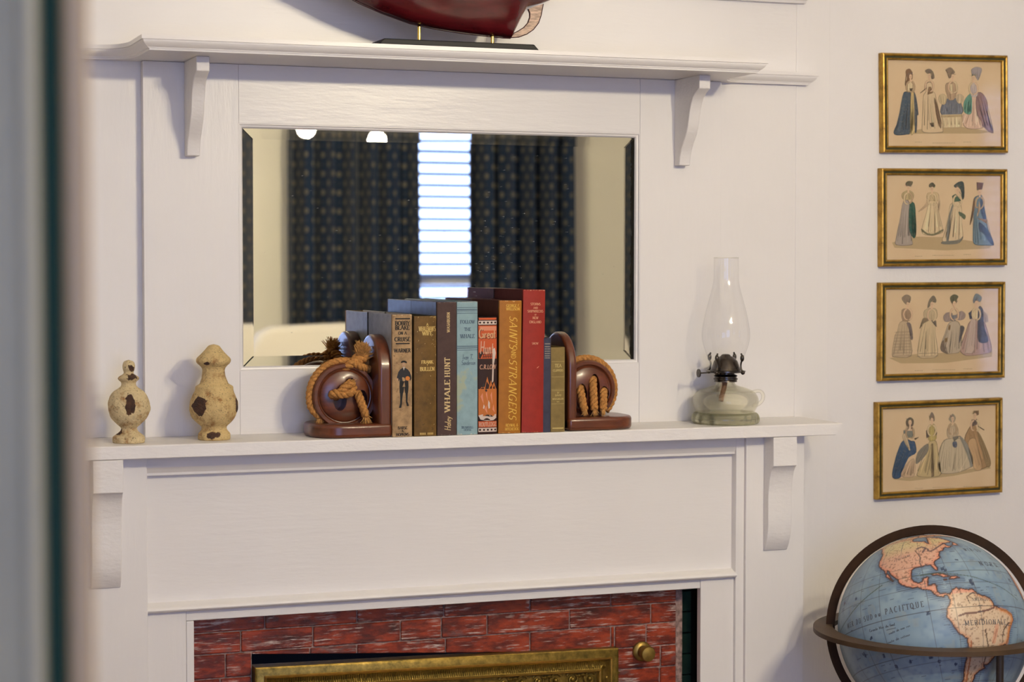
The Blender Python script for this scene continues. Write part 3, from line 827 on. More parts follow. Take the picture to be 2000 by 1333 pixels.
# 2 A Whaleman's Wife
c_ol = cloth('olive_brown_cloth', (.150,.078,.012), ((.085,.045,.010), 60, .62), wear=.25, rough=.55)
c_navy = cloth('window_sheen_navy_cloth', (.055,.075,.135), wear=.2, rough=.42)  # navy cover, its blue lifted to paint in the window sheen
b2 = book('wife', 'olive brown book with flaking gilt lettering beside the tan book', 809, 852, 617, .122, c_ol, cloth('dark_olive_cloth', (.04,.03,.012)))
P = []
for s, v, hp, mf in (('A',634,4.5,.3),("WHALEMAN'S",642.5,8.5,.76),('WIFE',651.5,7,.46),('FRANK',707.5,6,.56),('T',713.5,3,.1),('BULLEN',721,7,.66)):
    P += T(b2, s, v, hp, mf, dx=.08, thick=.24, thin=.12)
for k in range(9):
    P.append([(b2['w']*(-.26+.07*k), zpx(b2,849.5)), (b2['w']*(-.215+.07*k), zpx(b2,849.5)), (b2['w']*(-.215+.07*k), zpx(b2,845.5)), (b2['w']*(-.26+.07*k), zpx(b2,845.5))] if k != 4 else [(0,0),(.0001,0),(.0001,.0001),(0,.0001)])
spine_art(b2, P, GILT)
rnd = random.Random(11); P = []
for k in range(46):
    u = 809+rnd.choice((rnd.uniform(30,42), rnd.uniform(34,42), rnd.uniform(4,42))); v = rnd.choice((rnd.uniform(655,700), rnd.uniform(620,845), rnd.uniform(617,622)))
    L_ = rnd.uniform(1,5); a = rnd.gauss(-1.0,.5)
    dx_, dy_ = math.cos(a)*L_, math.sin(a)*L_; wd = rnd.uniform(.35,.9)
    P.append(pxl(b2, [(u,v),(u+dx_*.5+wd,v+dy_*.5),(u+dx_,v+dy_),(u+dx_*.5-wd,v+dy_*.5+wd*.4)]))
spine_art(b2, P, plain('bare_cloth_scuff', (.48,.36,.14), .8), 'scuff')
# 3 Whale Hunt
c_br = cloth('brown_cloth', (.078,.046,.040), wear=.12)
b3 = book('hunt', 'dark brown book with gilt lettering running up the spine', 854, 891.5, 590, .128, c_br, c_navy)
P = T(b3, 'WHALE', 774, 10.5, rot=90, thick=.20, thin=.08, track=.12, length=60*.00078)+T(b3, 'HUNT', 718, 10.5, rot=90, thick=.18, thin=.08, track=.14, length=36*.00078)
P += T(b3, 'Haley', 828, 12, rot=90, dx=.02, thick=.14, thin=.08, serif=False, shear=.25, wide=.80)
P += T(b3, 'WASHBURN', 630, 5.5, rot=90, dx=.06, thick=.18, thin=.1, track=.12)
spine_art(b3, P, plain('pale_gilt', (.62,.46,.22), .5, metal=.2))
# 4 Follow the Whale
c_bl = cloth('pale_blue_cloth', (.27,.40,.43), ((.36,.41,.30), 14, .56), wear=.10)
b4 = book('follow', 'pale blue book with navy lettering and ruled bands', 892.5, 932.5, 589, .128, c_bl, cloth('pale_blue_board', (.25,.36,.40)))
P = [hbar(b4,v,-.5,.5,.0006+.0003*(k in (1,4,5))) for k, v in enumerate((601,605,607.5,612,676.5,680,684))]
for s, v, hp, mf in (('FOLLOW',629,6,.84),('THE',643.5,6,.44),('WHALE',657,7,.74),('BRAMHALL',835,4.2,.58),('HOUSE',840,3.8,.42)): P += T(b4, s, v, hp, mf, thick=.16, thin=.08)
P += T(b4, 'Ivan T.', 697.5, 9, .52, serif=False, shear=.25, thick=.12, thin=.08)+T(b4, 'Sanderson', 708.5, 8.5, .68, serif=False, shear=.25, thick=.12, thin=.08, dx=.04)
spine_art(b4, P, flat('navy_ink', (.03,.055,.10)))
# 5 decorated red and black book
c_dk = cloth('maroon_black_cloth', (.030,.008,.007), wear=.3)
b5 = book('sea', 'short black book with orange pictorial spine of waves, sails and lettering', 933.5, 970.5, 619, .120, c_dk, c_dk)
OR = flat('print_vermilion', (.56,.10,.025)); ORD = flat('print_deep_orange', (.50,.15,.030)); CRM = flat('print_cream', (.62,.50,.42)); PNK = flat('print_salmon', (.66,.25,.14))
full = lambda v0, v1, a=-.48, b=.48: [(a*b5['w'], zpx(b5,v1)), (b*b5['w'], zpx(b5,v1)), (b*b5['w'], zpx(b5,v0)), (a*b5['w'], zpx(b5,v0))]
spine_art(b5, [full(636,701), full(823,835), full(621,625,-.46,.46)], OR, 'printed_ground', .0002)
spine_art(b5, [full(638,646,-.40,.46)], PNK, 'printed_sky', .0003)
spine_art(b5, [full(626.5,634.5), full(835.5,844)], CRM, 'printed_border', .0002)
P = []
for vv in (630.5, 839.8):
    for k in range(5): cx = (-.40+.20*k)*b5['w']; z = zpx(b5, vv); P.append([(cx+.0016*math.cos(a), z+.0015*math.sin(a)) for a in [2*pi*i/10 for i in range(10)]])
for v in (626,635,660.5,835.2,844.4): P.append(hbar(b5,v,-.48,.48,.0009))
for k in range(7): P.append(pxl(b5, [(942+k*3.6,700),(945.4+k*3.0,682),(946.6+k*3.0,682),(943.4+k*3.6,700)]))
for v in (686,691,696): P.append(pxl(b5, [(942,v+1),(965,v-1),(965,v),(942,v+2)]))
P.append(pxl(b5, [(935,700),(935,690),(940,686),(943,690),(938,701)]))
P.append(full(701,760))
spine_art(b5, P, flat('print_black_red', (.028,.010,.008)), 'printed_rigging', .00035)
spine_art(b5, [full(760,813)]+[pxl(b5, t_) for t_ in ([(937,761),(943,752),(947,761)], [(945,761),(951,736),(957,761)], [(953,761),(958,743),(963,761)], [(959,761),(964,746),(969,761)])], ORD, 'printed_wave', .0004)
spine_art(b5, [pxl(b5, t_) for t_ in ([(938,775),(942,768),(944,790)], [(948,770),(950,764),(952,785)], [(957,772),(960,765),(961,790)], [(946,800),(949,792),(951,808)], [(961,800),(963,790),(966,806)])], PNK, 'printed_wave_light', .00045)
spine_art(b5, [pxl(b5,[(934,812),(941,810),(955,811),(968,809),(969,816),(963,821),(950,822.5),(938,820)]), pxl(b5,[(961,682),(966,680),(968,690),(964,712),(963,745),(960,748),(961,715)]), pxl(b5,[(953,782),(956,787),(956,797),(953.5,799),(952,792)]), pxl(b5,[(944,790),(946,794),(945,799),(942.5,798)])], CRM, 'printed_foam', .0005)
spine_art(b5, [pxl(b5,[(945,812),(951,810),(958,811),(963,814),(957,814.5),(950,813)]), pxl(b5,[(946,762),(949,760),(951,764),(948,766)]), pxl(b5,[(940,756),(944,748),(946,752),(943,758)])], flat('print_dark_boat', (.03,.02,.015)), 'printed_boat', .0006)
P = T(b5, 'Great', 651.5, 17, .88, thick=.20, thin=.12, serif=False, dx=-.02)
spine_art(b5, [[(p[0]+.0006,p[1]-.0008) for p in q] for q in P], flat('print_shadow', (.10,.012,.008)), 'lettering_shadow', .0005)
spine_art(b5, P, flat('print_pink_gilt', (.62,.32,.16)), 'lettering', .0006)
P = T(b5, 'Hunt', 679, 23, .70, rot=0, thick=.16, thin=.12, serif=False, shear=.12, dx=-.06)+T(b5, 'C.R.LOW', 717, 8, .84, thick=.16, thin=.11, serif=False, shear=.1)+T(b5, 'ROUTLEDGE', 829, 7.5, .9, thick=.24, thin=.14, serif=False)
spine_art(b5, P, flat('print_salmon_gilt', (.62,.34,.22)), 'lettering', .0006)
# 6 Saints and Strangers
c_or = cloth('ochre_orange_cloth', (.37,.135,.009), wear=.10, rough=.5)
b6 = book('saints', 'ochre orange book with yellow lettering running down the spine', 974.5, 1017.5, 587, .132, c_or, cloth('maroon_brown_board', (.085,.022,.014)), lean=.55)
P = T(b6, 'SAINTS', 649, 15.5, rot=-90, dx=.12, thick=.12, thin=.06, serif=False, shear=.30, length=61*.00078, track=.12)
P += T(b6, 'AND', 691, 9.5, rot=-90, dx=.14, thick=.14, thin=.07, serif=False, length=19*.00078)
P += T(b6, 'STRANGERS', 760, 15.5, rot=-90, dx=.12, thick=.12, thin=.06, serif=False, shear=.30, length=114*.00078, track=.13)
for s, v, hp, mf in (('GEORGE F.',597.5,5,.62),('WILLISON',604,5,.62),('REYNAL &',831,5,.56),('HITCHCOCK',838.5,5,.62)): P += T(b6, s, v, hp, mf, dx=.10, thick=.2, thin=.1)
spine_art(b6, P, plain('bright_gilt', (.72,.44,.06), .5, metal=.1))
# 7 red
c_rd = cloth('scarlet_cloth', (.31,.021,.011), wear=.10, rough=.55)
b7 = book('storms', 'tall scarlet book with small pink lettering near the top', 1020.5, 1063, 566, .134, c_rd, cloth('dark_plum_board', (.10,.022,.022)), lean=.75)
P = []
for s, v, hp, mf in (('STORMS',594.5,4.5,.46),('AND',602,3.8,.24),('SHIPWRECKS',608.5,4.5,.72),('OF',615.5,2.8,.12),('NEW',621.5,4.5,.28),('ENGLAND',629.5,4.5,.54),('SNOW',671.5,3.8,.36)): P += T(b7, s, v, hp, mf, dx=.05, thick=.2, thin=.1)
P += [pxl(b7,[(1047,720),(1050,717),(1053,715),(1050,719)])]
spine_art(b7, P, flat('pink_gilt', (.66,.30,.17)))
# rubbed spine ends
for bb, cc, sd in ((b7,(.55,.20,.12),1), (b6,(.60,.34,.12),2), (b4,(.50,.52,.46),3), (b1,(.52,.38,.22),4), (b3,(.16,.11,.09),5)):
    rnd = random.Random(sd); P = []
    for k in range(34):
        x = rnd.uniform(-.47,.47)*bb['w']; top = rnd.random() < .6; d_ = rnd.uniform(.0002,.0012)*(1 if rnd.random() < .8 else 1.8); ww = rnd.uniform(.0005,.0022)
        z = bb['h']-.0006 if top else .0006
        P.append([(x-ww,z), (x+ww,z), (x+ww*.4, z-d_ if top else z+d_), (x-ww*.5, z-d_*.7 if top else z+d_*.7)])
    spine_art(bb, P, plain('rubbed_edge_%d' % sd, cc, .85), 'scuff', .0002)
# 8 navy, 9 tea
c_nv = cloth('navy_cloth', (.050,.052,.085), wear=.12)
b8 = book('navy', 'thin navy blue book half hidden behind the tall red one', 1061, 1075.5, 660, .116, c_nv, c_nv, lean=.35)
P = []
rnd = random.Random(5)
for v in (672,677.5,682,686.5,691,695.5,699.5):
    x = -.34*b8['w']
    while x < .36*b8['w']:
        d_ = rnd.uniform(.0004,.0010); P.append([(x,zpx(b8,v)-.0009),(x+d_,zpx(b8,v)-.0009),(x+d_,zpx(b8,v)+.0009),(x,zpx(b8,v)+.0009)]); x += d_+.0005
spine_art(b8, P, flat('worn_grey_gilt', (.34,.30,.24)))
c_te = cloth('khaki_cloth', (.235,.165,.055), wear=.12)
b9 = book('tea', 'small khaki book with ruled lines next to the right bookend', 1076, 1103, 678, .112, c_te, cloth('khaki_board', (.20,.14,.05)))
P = [hbar(b9,v,-.46,.46,.0004) for v in (706.5,736.5,761,763.5,789)]
for s, v, hp, mf in (('TEA',714.5,6,.56),('CLIPPERS',724,4,.80),('BY',767.5,3,.3),('DAVID',772.5,3.4,.5),('MACGREGOR',779.5,3.4,.78),('M.A.',785,2.4,.34)): P += T(b9, s, v, hp, mf, thick=.2, thin=.1)
P += [full_ for full_ in [[(-.40*b9['w'],zpx(b9,838)),(.40*b9['w'],zpx(b9,838)),(.40*b9['w'],zpx(b9,835.5)),(-.40*b9['w'],zpx(b9,835.5))]]]
spine_art(b9, P, plain('yellow_gilt', (.52,.40,.13), .5))

# ================================================================== rope-and-deadeye bookends
YBE = -.082          # centre line of the bookends front to back
def bookend_boards(e, xin, xout, xbase, ztop, side, dpt=.104):
    """upright from xin (book side) to xout; base runs out to xbase; side=-1 left end, +1 right end"""
    y0, y1 = YBE-dpt/2, YBE+dpt/2; r = dpt/2
    zb0, zb1 = ZM+.0002, ZM+.0200
    poly = [(y0, zb0), (y1, zb0), (y1, ztop-r)] + [(YBE+r*math.cos(a), ztop-r+r*math.sin(a)) for a in [pi*i/20 for i in range(1,20)]] + [(y0, ztop-r)]
    MB().prism(poly, min(xin,xout), max(xin,xout), 'x').build('upright_board', M_WOODV, e, bevel=.0045, seg=4, smooth=True)
    rr = .042; cx = xbase - side*rr
    y0b, y1b = YBE-.0545, YBE+.0545
    n = 10
    plan_ = [(xin, y0b)] + [(cx+side*rr*math.sin(a), y0b+rr-rr*math.cos(a)) for a in [pi/2*i/n for i in range(n+1)]] + [(cx+side*rr*math.cos(a), y1b-rr+rr*math.sin(a)) for a in [pi/2*i/n for i in range(n+1)]] + [(xin, y1b)]
    MB().prism(plan_, zb0, zb1, 'z').build('base_board', M_WOOD, e, bevel=.005, seg=4, smooth=True)
    return zb1
def disc(e, c, R, holes):
    """turned deadeye: grooved rim, stepped face, three bored holes"""
    yf = c.y-.019; yb = c.y+.019
    prof = [(.0005,yb), (R*.93,yb), (R*.985,yb-.003), (R,yb-.008), (R*.955,c.y+.004), (R*.955,c.y-.004), (R,yf+.008), (R*.985,yf+.0025), (R*.95,yf), (R*.86,yf), (R*.825,yf+.0012), (R*.81,yf+.0032), (R*.79,yf+.0034), (R*.765,yf+.0012), (R*.73,yf), (R*.3,yf-.0012), (.0005,yf-.0012)]
    d = MB().lathe([(r,y-c.y) for r,y in prof], tuple(c), 64, axis='y', close=False).build('deadeye', M_WOOD, e, smooth=True)
    for (hx, hz, rx, rz) in holes:
        cut = MB(); n = 20
        cut.prism([(hx+rx*math.cos(2*pi*i/n), hz+rz*math.sin(2*pi*i/n)) for i in range(n)], yf-.01, yf+.026, 'y')
        co = cut.build('hole_cutter', M_WOOD, None)
        bo = d.modifiers.new('hole', 'BOOLEAN'); bo.object = co; bo.operation = 'DIFFERENCE'; bo.solver = 'EXACT'
        CUTTERS.append((d, co))
    return d
CUTTERS = []
def apply_cutters():
    dg = bpy.context.evaluated_depsgraph_get()
    done = set()
    for d, co in CUTTERS:
        if d.name in done: continue
        done.add(d.name)
        me = bpy.data.meshes.new_from_object(d.evaluated_get(dg))
        d.modifiers.clear(); d.data = me
        for p in me.polygons: p.use_smooth = True
        try: me.set_sharp_from_angle(angle=math.radians(35))
        except Exception: pass
    for d, co in CUTTERS: bpy.data.objects.remove(co, do_unlink=True)
# ---- left
xin = at(766, 760, -.134).x; xup = xin-.0200
xb_ = at(603, 848, -.095).x
zt_ = at(727, 653, YBE).z
be1 = empty('rope_bookend', ((xin+xb_)/2, YBE, ZM), 'mahogany bookend with rope knotted through a round deadeye, left of the books', 'bookend', 'rope and deadeye bookends')
zbt_ = bookend_boards(be1, xin, xup, xb_, zt_, -1)
yface = YBE-.019
cL = at(674.5, 774, yface); cL.y = YBE
RL = .0485
hp = lambda u, v: at(u, v, yface)
h1, h2, h3 = hp(664,783), hp(707,782), hp(684,752)
disc(be1, cL, RL, [(h1.x,h1.z,.0100,.0150), (h2.x,h2.z,.0085,.0150), (h3.x,h3.z,.009,.010)])
ro = MB(); pa = []
pa.append(at(624, 832, YBE-.010))
for a in [200, 180, 160, 140, 120, 100, 80, 60, 48]:
    pa.append(Vector((cL.x+(RL+.0022)*math.cos(math.radians(a)), YBE-.008, cL.z+(RL+.0022)*math.sin(math.radians(a)))))
pa[0].z = zbt_+.009
rope_into(ro, pa, .0056, .021)
ro.build('rim_rope', M_ROPE, be1, smooth='all')
fr_ = MB(); fray_into(fr_, pa[0], (0,0,-1), .011, .22, 90, seed=2)
tag(fr_.build('frayed_end', M_FRAY, be1), kind='stuff')
# knot and brush of fibres on top
k0 = at(690, 722, YBE-.010)
ro = MB()
rope_into(ro, [at(664,724,YBE-.006), at(684,712,YBE-.016), at(703,703,YBE-.016), at(716,697,YBE-.012)], .0068, .022)
rope_into(ro, [at(722,722,YBE-.006), at(708,718,YBE-.018), at(697,712,YBE-.020), at(692,704,YBE-.012), at(702,696,YBE-.004), at(716,708,YBE+.004), at(722,720,YBE)], .0058, .021, ph=1)
rope_into(ro, [at(700,722,YBE+.006), at(688,716,YBE+.016), at(672,712,YBE+.024), at(655,722,YBE+.03)], .006, .021, ph=2)
ro.build('top_knot', M_ROPE, be1, smooth='all')
fr_ = MB(); fray_into(fr_, at(704,702,YBE-.012), Vector((.22,-.15,.9)), .024, .26, 420, seed=4, r=.0008); fray_into(fr_, at(712,700,YBE-.010), Vector((-.3,-.2,.9)), .018, .35, 120, seed=5)
tag(fr_.build('frayed_tuft', M_FRAY, be1), kind='stuff')
# lanyard through the holes: loop across the top and tail hanging to the base
yl = yface-.004
ro = MB()
rope_into(ro, [at(656,776,yl+.018), at(649,772,yl), at(655,769,yl-.009), at(668,771,yl-.012), at(682,769,yl-.012), at(690,763,yl-.008), at(687,752,yl-.001), at(683,748,yl+.012)], .0062, .021)
rope_into(ro, [at(660,773,yl-.004), at(668,763,yl-.011), at(677,755,yl-.013), at(686,748,yl-.011)], .0064, .021, ph=1)
rope_into(ro, [at(698,768,yl+.016), at(700,772,yl-.001), at(705,785,yl-.006), at(710,800,yl-.007), at(714,813,yl-.007)], .0062, .021, ph=.5)
ro.build('lanyard', M_ROPE, be1, smooth='all')
fr_ = MB(); fray_into(fr_, at(714,812,yl-.007), (0.12,0,-1), .0135, .26, 130, seed=6); fray_into(fr_, at(685,749,yl-.012), (.4,-.3,.5), .006, .4, 60, seed=7)
tag(fr_.build('frayed_end', M_FRAY, be1), kind='stuff')
# ---- right
xin = at(1110, 760, -.134).x; xup = xin+.0145
xb_ = at(1229, 828, -.095).x
zt_ = at(1086, 648, YBE).z
be2 = empty('rope_bookend', ((xin+xb_)/2, YBE, ZM), 'mahogany bookend with three rope ends through a round deadeye, right of the books', 'bookend', 'rope and deadeye bookends')
zbt_ = bookend_boards(be2, xin, xup, xb_, zt_, 1)
cR = at(1150, 762, yface); cR.y = YBE
RR = .0455
hs = [(hp(1161,757), .0085, .0205), (hp(1136,772), .0085, .0175), (hp(1180,775), .0085, .0160)]
disc(be2, cR, RR, [(h.x,h.z,rx,rz) for h, rx, rz in hs])
ro = MB(); pa = []
for a in [128, 110, 90, 70, 50, 30, 10, -10, -30, -44]:
    pa.append(Vector((cR.x+(RR+.0022)*math.cos(math.radians(a)), YBE-.006, cR.z+(RR+.0022)*math.sin(math.radians(a)))))
rope_into(ro, pa, .0056, .021)
ro.build('rim_rope', M_ROPE, be2, smooth='all')
ro = MB(); fr_ = MB()
for i, (ua, va, ub_, vb_) in enumerate(((1158,741,1161,806), (1133,757,1142,807), (1179,763,1178,806))):
    q = [at(ua,va,yl+.020), at(ua,va+3,yl+.004), at((ua*2+ub_)/3,va+(vb_-va)*.35,yl-.003), at((ua+2*ub_)/3,va+(vb_-va)*.72,yl-.006), at(ub_,vb_-6,yl-.008)]
    rope_into(ro, q, .0062, .021, ph=i)
    fray_into(fr_, q[-1], (0.05*(1-i),-.1,-1), .0085, .20, 80, seed=20+i)
ro.build('lanyard', M_ROPE, be2, smooth='all')
tag(fr_.build('frayed_end', M_FRAY, be2), kind='stuff')
apply_cutters()

# ================================================================== cast finials
def rusty(name, cream, patches):
    m, t, N, L, B = nt(name)
    v = coords(N, L)
    base = ramp(N, L, noise(N, L, v, 45, 5, .7), [(.34,(.34,.16,.045)), (.49,cream), (.75,tuple(min(1,x*1.15) for x in cream))])
    sp = ramp(N, L, noise(N, L, v, 420, 3, .6), [(.60,(0,0,0)), (.66,(.85,.85,.85))])
    col = mixc(N, L, sp, base, (.14,.10,.05))
    nz = noise(N, L, v, 110, 4, .6)
    mask = None
    for (p, rad, st) in patches:
        mp = N.new('ShaderNodeMapping'); mp.vector_type = 'TEXTURE'; mp.inputs['Location'].default_value = p; mp.inputs['Scale'].default_value = st
        L.new(v, mp.inputs[0])
        ln = N.new('ShaderNodeVectorMath'); ln.operation = 'LENGTH'; L.new(mp.outputs[0], ln.inputs[0])
        a = N.new('ShaderNodeMath'); a.operation = 'MULTIPLY_ADD'; L.new(nz, a.inputs[0]); a.inputs[1].default_value = .022; L.new(ln.outputs['Value'], a.inputs[2])
        l = N.new('ShaderNodeMath'); l.operation = 'LESS_THAN'; L.new(a.outputs[0], l.inputs[0]); l.inputs[1].default_value = rad*1.15+.011
        if mask is None: mask = l.outputs[0]
        else:
            mx = N.new('ShaderNodeMath'); mx.operation = 'MAXIMUM'; L.new(mask, mx.inputs[0]); L.new(l.outputs[0], mx.inputs[1]); mask = mx.outputs[0]
    rust = ramp(N, L, noise(N, L, v, 150, 4), [(.3,(.035,.018,.012)), (.7,(.10,.042,.020))])
    L.new(mixc(N, L, mask, col, rust), B.inputs['Base Color']); B.inputs['Roughness'].default_value = .8
    hb = N.new('ShaderNodeMath'); hb.operation = 'MULTIPLY_ADD'; L.new(mask, hb.inputs[0]); hb.inputs[1].default_value = -.6; L.new(noise(N, L, v, 170, 4, .7), hb.inputs[2])
    bump(N, L, B, hb.outputs[0], 1.0, .0035)
    return m
def finial(u0, yc, prof_px, name, label, cream, patches):
    c = at(u0, 830, yc); k = (at(u0+10, 830, yc)-at(u0, 830, yc)).x/10*.97
    vb = prof_px[-1][1]
    prof_ = [(r*k, (at(u0, v, yc).z)) for r, v in prof_px]
    z0 = prof_[-1][1]
    pr = [(.0003, prof_[0][1]-z0+.001)]+[(r, z-z0) for r, z in prof_]
    # smooth a little: resample
    pts = catmull([(r, h, 0) for r, h in pr], 64)
    pr = [(max(.0003, p.x), max(0, p.y)) for p in pts]+[(.0003, 0)]
    hgt = pr[0][1]
    rn = random.Random(int(u0))
    ph_ = [rn.uniform(0,6) for _ in range(8)]
    def wob(a, h): return 1+.018*math.sin(3*a+ph_[0]+h*90)+.014*math.sin(7*a+ph_[1]-h*210)+.010*math.sin(13*a+ph_[2]+h*400)
    pat = []
    lo_h = (max(p[1] for p in pr))/2
    for (u, v, wpx, hpx) in patches:
        # nearest profile radius at that height -> point on the front surface
        z = at(u0, v, yc).z - z0
        r = min(pr[1:-1], key=lambda p: abs(p[1]-z))[0]
        dx = (u-u0)*k; dx = max(-r*.98, min(r*.98, dx)); dy = -math.sqrt(max(0, r*r-dx*dx))
        # turn to face the camera direction (about 20 degrees)
        a = math.radians(-14); X = dx*math.cos(a)-dy*math.sin(a); Y = dx*math.sin(a)+dy*math.cos(a)
        rad = .5*max(wpx,hpx)*k
        pat.append(((X, Y, z), rad, (wpx/max(wpx,hpx), 1.0, hpx/max(wpx,hpx))))
    M = rusty('rusted_cream_paint_'+name, cream, pat)
    mb = MB().lathe(pr, (c.x, yc, ZM+.0003), 72, wob=wob, close=False)
    # patches use object coordinates of a mesh whose origin sits at its base
    o = mb.build('cast_finial', M, smooth='all')
    o.data.materials[0] = M
    return tag(o, label, 'finial', 'weathered finials on the mantel')
finial(252, -.092, [(5,704),(10,706.5),(12.5,714),(11.5,722),(9.5,727),(12,731),(18,734.5),(21,738),(19.5,742),(15,746),(15,752),(19,757),(30,764),(37,774),(41,785),(42,795),(40,806),(34,818),(24,828),(17,834),(16,838),(19,843),(26,848),(31,852),(32,855),(32,860),(31.5,864)],
       'a', 'small rust-patched cream finial with a ball top, at the far left', (.66,.53,.30), [(259,717,10,13),(259,735,20,14),(258,788,17,40),(233,845,14,12)])
finial(418, -.085, [(6,676),(11,678),(16,684),(21,690),(27,696),(32,701),(34,706),(33,711),(27,716),(23,721),(22,728),(23.5,738),(26.5,747),(29,752),(36,756),(37,760),(38,765),(41,772),(46,784),(48,796),(46.5,807),(42,818),(33,828),(26,834),(24.5,839),(27,844),(31,848),(32,853),(32,858),(31.5,860.5)],
       'b', 'taller rust-patched cream finial with a domed cap, second from the left', (.64,.47,.21), [(390,793,27,32),(411,849,16,11),(427,849,16,11),(405,711,13,5),(465,795,8,26)])

# ================================================================== oil lamp
yl_ = -.080
lc = at(1417, 800, yl_); kx = (at(1427,800,yl_)-at(1417,800,yl_)).x/10*.965
lamp = empty('oil_lamp', (lc.x, yl_, ZM), 'clear glass finger oil lamp with tall chimney on the mantel', 'oil lamp')
zl_ = lambda v: at(1417, v, yl_).z
m_, t_, N_, L_, B_ = nt('pale_green_pressed_glass')
gl = N_.new('ShaderNodeBsdfGlass'); gl.inputs['Color'].default_value = (.99,.985,.94,1); gl.inputs['IOR'].default_value = 1.40; gl.inputs['Roughness'].default_value = .02
tr = N_.new('ShaderNodeBsdfTransparent'); tr.inputs[0].default_value = (.992,.988,.95,1)
mxs = N_.new('ShaderNodeMixShader'); mxs.inputs[0].default_value = .34
L_.new(tr.outputs[0], mxs.inputs[1]); L_.new(gl.outputs[0], mxs.inputs[2]); L_.new(mxs.outputs[0], N_['Material Output'].inputs[0]); N_.remove(B_)
M_FONT = m_
zo = ZM+.0004
Hf = lambda v: zl_(v)-zo
outer = [(56,829),(59,825),(59.5,818),(57,811),(53.5,806.5),(54.5,803),(58,796),(60,788),(59,779),(54,770),(45,763.5),(34,759.5),(24,756.5),(18,753),(16,748),(16,744)]
z829 = Hf(829)
op = [(r*kx, Hf(v)-z829) for r, v in outer]
op = [(p.x, p.y) for p in catmull([(a,b,0) for a,b in op], 44)]
inn = [(max(.0005, r-.0030), h) for r, h in reversed(op) if h > .012]
inn += [(inn[-1][0]*.6, .0105), (.0005, .0100)]
flute = lambda a, h: 1+(.045*abs(math.sin(8*a)) if h < .0165 else 0)
M_FOOT = M_FONT.copy(); M_FOOT.name = 'thick_green_foot_glass'
for nd in M_FOOT.node_tree.nodes:
    if nd.type == 'BSDF_GLASS': nd.inputs['Color'].default_value = (.97,.97,.86,1); nd.inputs['IOR'].default_value = 1.46
    if nd.type == 'MIX_SHADER': nd.inputs[0].default_value = .6
    if nd.type == 'BSDF_TRANSPARENT': nd.inputs[0].default_value = (.97,.97,.88,1)
foot = [q for q in op if q[1] <= .0178]; bowl = [q for q in op if q[1] > .0178]
MB().lathe([(.0005,.0008),(op[0][0]*.75,.0012),(op[0][0],0)]+foot[1:]+[(foot[-1][0]*.9,foot[-1][1]),(foot[-1][0]*.8,.0130),(.0005,.0115)], (lc.x, yl_, zo), 72, wob=flute, close=False).build('glass_foot', M_FOOT, lamp, smooth='all')
inn = [q for q in inn if q[1] > .0178]+[(bowl[0][0]*.86,.0182),(.0005,.0180)]
MB().lathe([(.0005,.0150),(foot[-1][0]*.7,.0152)]+bowl+inn, (lc.x, yl_, zo), 72, close=False).build('glass_font', M_FONT, lamp, smooth='all')
hx = lc.x+57*kx
hnd = [(hx-.004,yl_,zl_(768)), (hx+.010,yl_,zl_(766)), (hx+.0165,yl_,zl_(773)), (hx+.0155,yl_,zl_(784)), (hx+.008,yl_,zl_(792)), (hx-.001,yl_,zl_(795))]
MB().tube(catmull(hnd, 28), .0030, 10).build('finger_handle', M_FONT, lamp, smooth='all')
M_BURN = plain('tarnished_brass_burner', (.085,.072,.060), .24, metal=.9, var=.35, vscale=90)
bpx = [(21,746),(20.5,743),(22,741.5),(22,739),(20,738),(20,736),(22,734.5),(20,733),(16,731),(16,729),(33,728),(36,726.5),(36,724.5),(28,723.5),(25,716),(21.5,706),(16,699),(9,695.5),(8,693.5),(5,692),(.5,692)]
MB().lathe([(r*kx, zl_(v)) for r, v in bpx], (lc.x, yl_, 0), 40, close=False).build('burner', M_BURN, lamp, smooth=True)
for k in range(4):
    a = math.radians(35+90*k); ca, sa = math.cos(a), math.sin(a)
    pts = [(34,725),(31,717),(31.5,708),(34.5,700),(33,694),(31,690)]
    q = [(lc.x+r*kx*ca, yl_+r*kx*sa, zl_(v)) for r, v in pts]
    mb = MB().tube(catmull(q, 14), .0014, 6)
    mb.sphere((lc.x+33.5*kx*ca, yl_+33.5*kx*sa, zl_(699)), .0034, 8, 6, (1,1,1.7))
    mb.sphere((lc.x+35*kx*ca, yl_+35*kx*sa, zl_(727)), .0036, 8, 6)
    mb.build('chimney_prong', M_BURN, lamp, smooth='all')
kn = MB().tube([(lc.x-.010, yl_, zl_(727)), (lc.x-56*kx, yl_-.003, zl_(728))], .0010, 8)
kx0 = lc.x-56*kx
kn.lathe([(.0005,-.0009),(.0066,-.0009),(.0066,.0009),(.0005,.0009)], (kx0, yl_-.003, zl_(728)), 20, axis='x', close=False)
kn.build('wick_knob', M_BURN, lamp, smooth=True)
cpx = [(26,724),(27.5,716),(31,704),(36,690),(41,674),(43.5,659),(43,645),(40.5,628),(36,606),(30.5,584),(26,566),(23.5,553),(22.6,545),(22.3,530),(22.3,504)]
co_ = catmull([(r*kx, zl_(v), 0) for r, v in cpx], 60)
MB().lathe([(p.x, p.y) for p in co_], (lc.x, yl_, 0), 64, close=False).build('glass_chimney', M_CHIM, lamp, smooth='all')
rim = [(lc.x+22.3*kx*math.cos(2*pi*i/40), yl_+22.3*kx*math.sin(2*pi*i/40), zl_(504)) for i in range(41)]
MB().tube(rim, .0006, 6, caps=False).build('chimney_rim', M_FONT, lamp, smooth='all')
MB().tube(catmull([(lc.x-.001,yl_,zl_(742)), (lc.x-.003,yl_,zl_(760)), (lc.x-.006,yl_+.002,zl_(775)), (lc.x-.008,yl_,zl_(783))], 14), [.0042]*8+[.004]*7, 8).build('wick', plain('orange_stained_wick', (.60,.33,.20), .9), lamp, smooth='all')

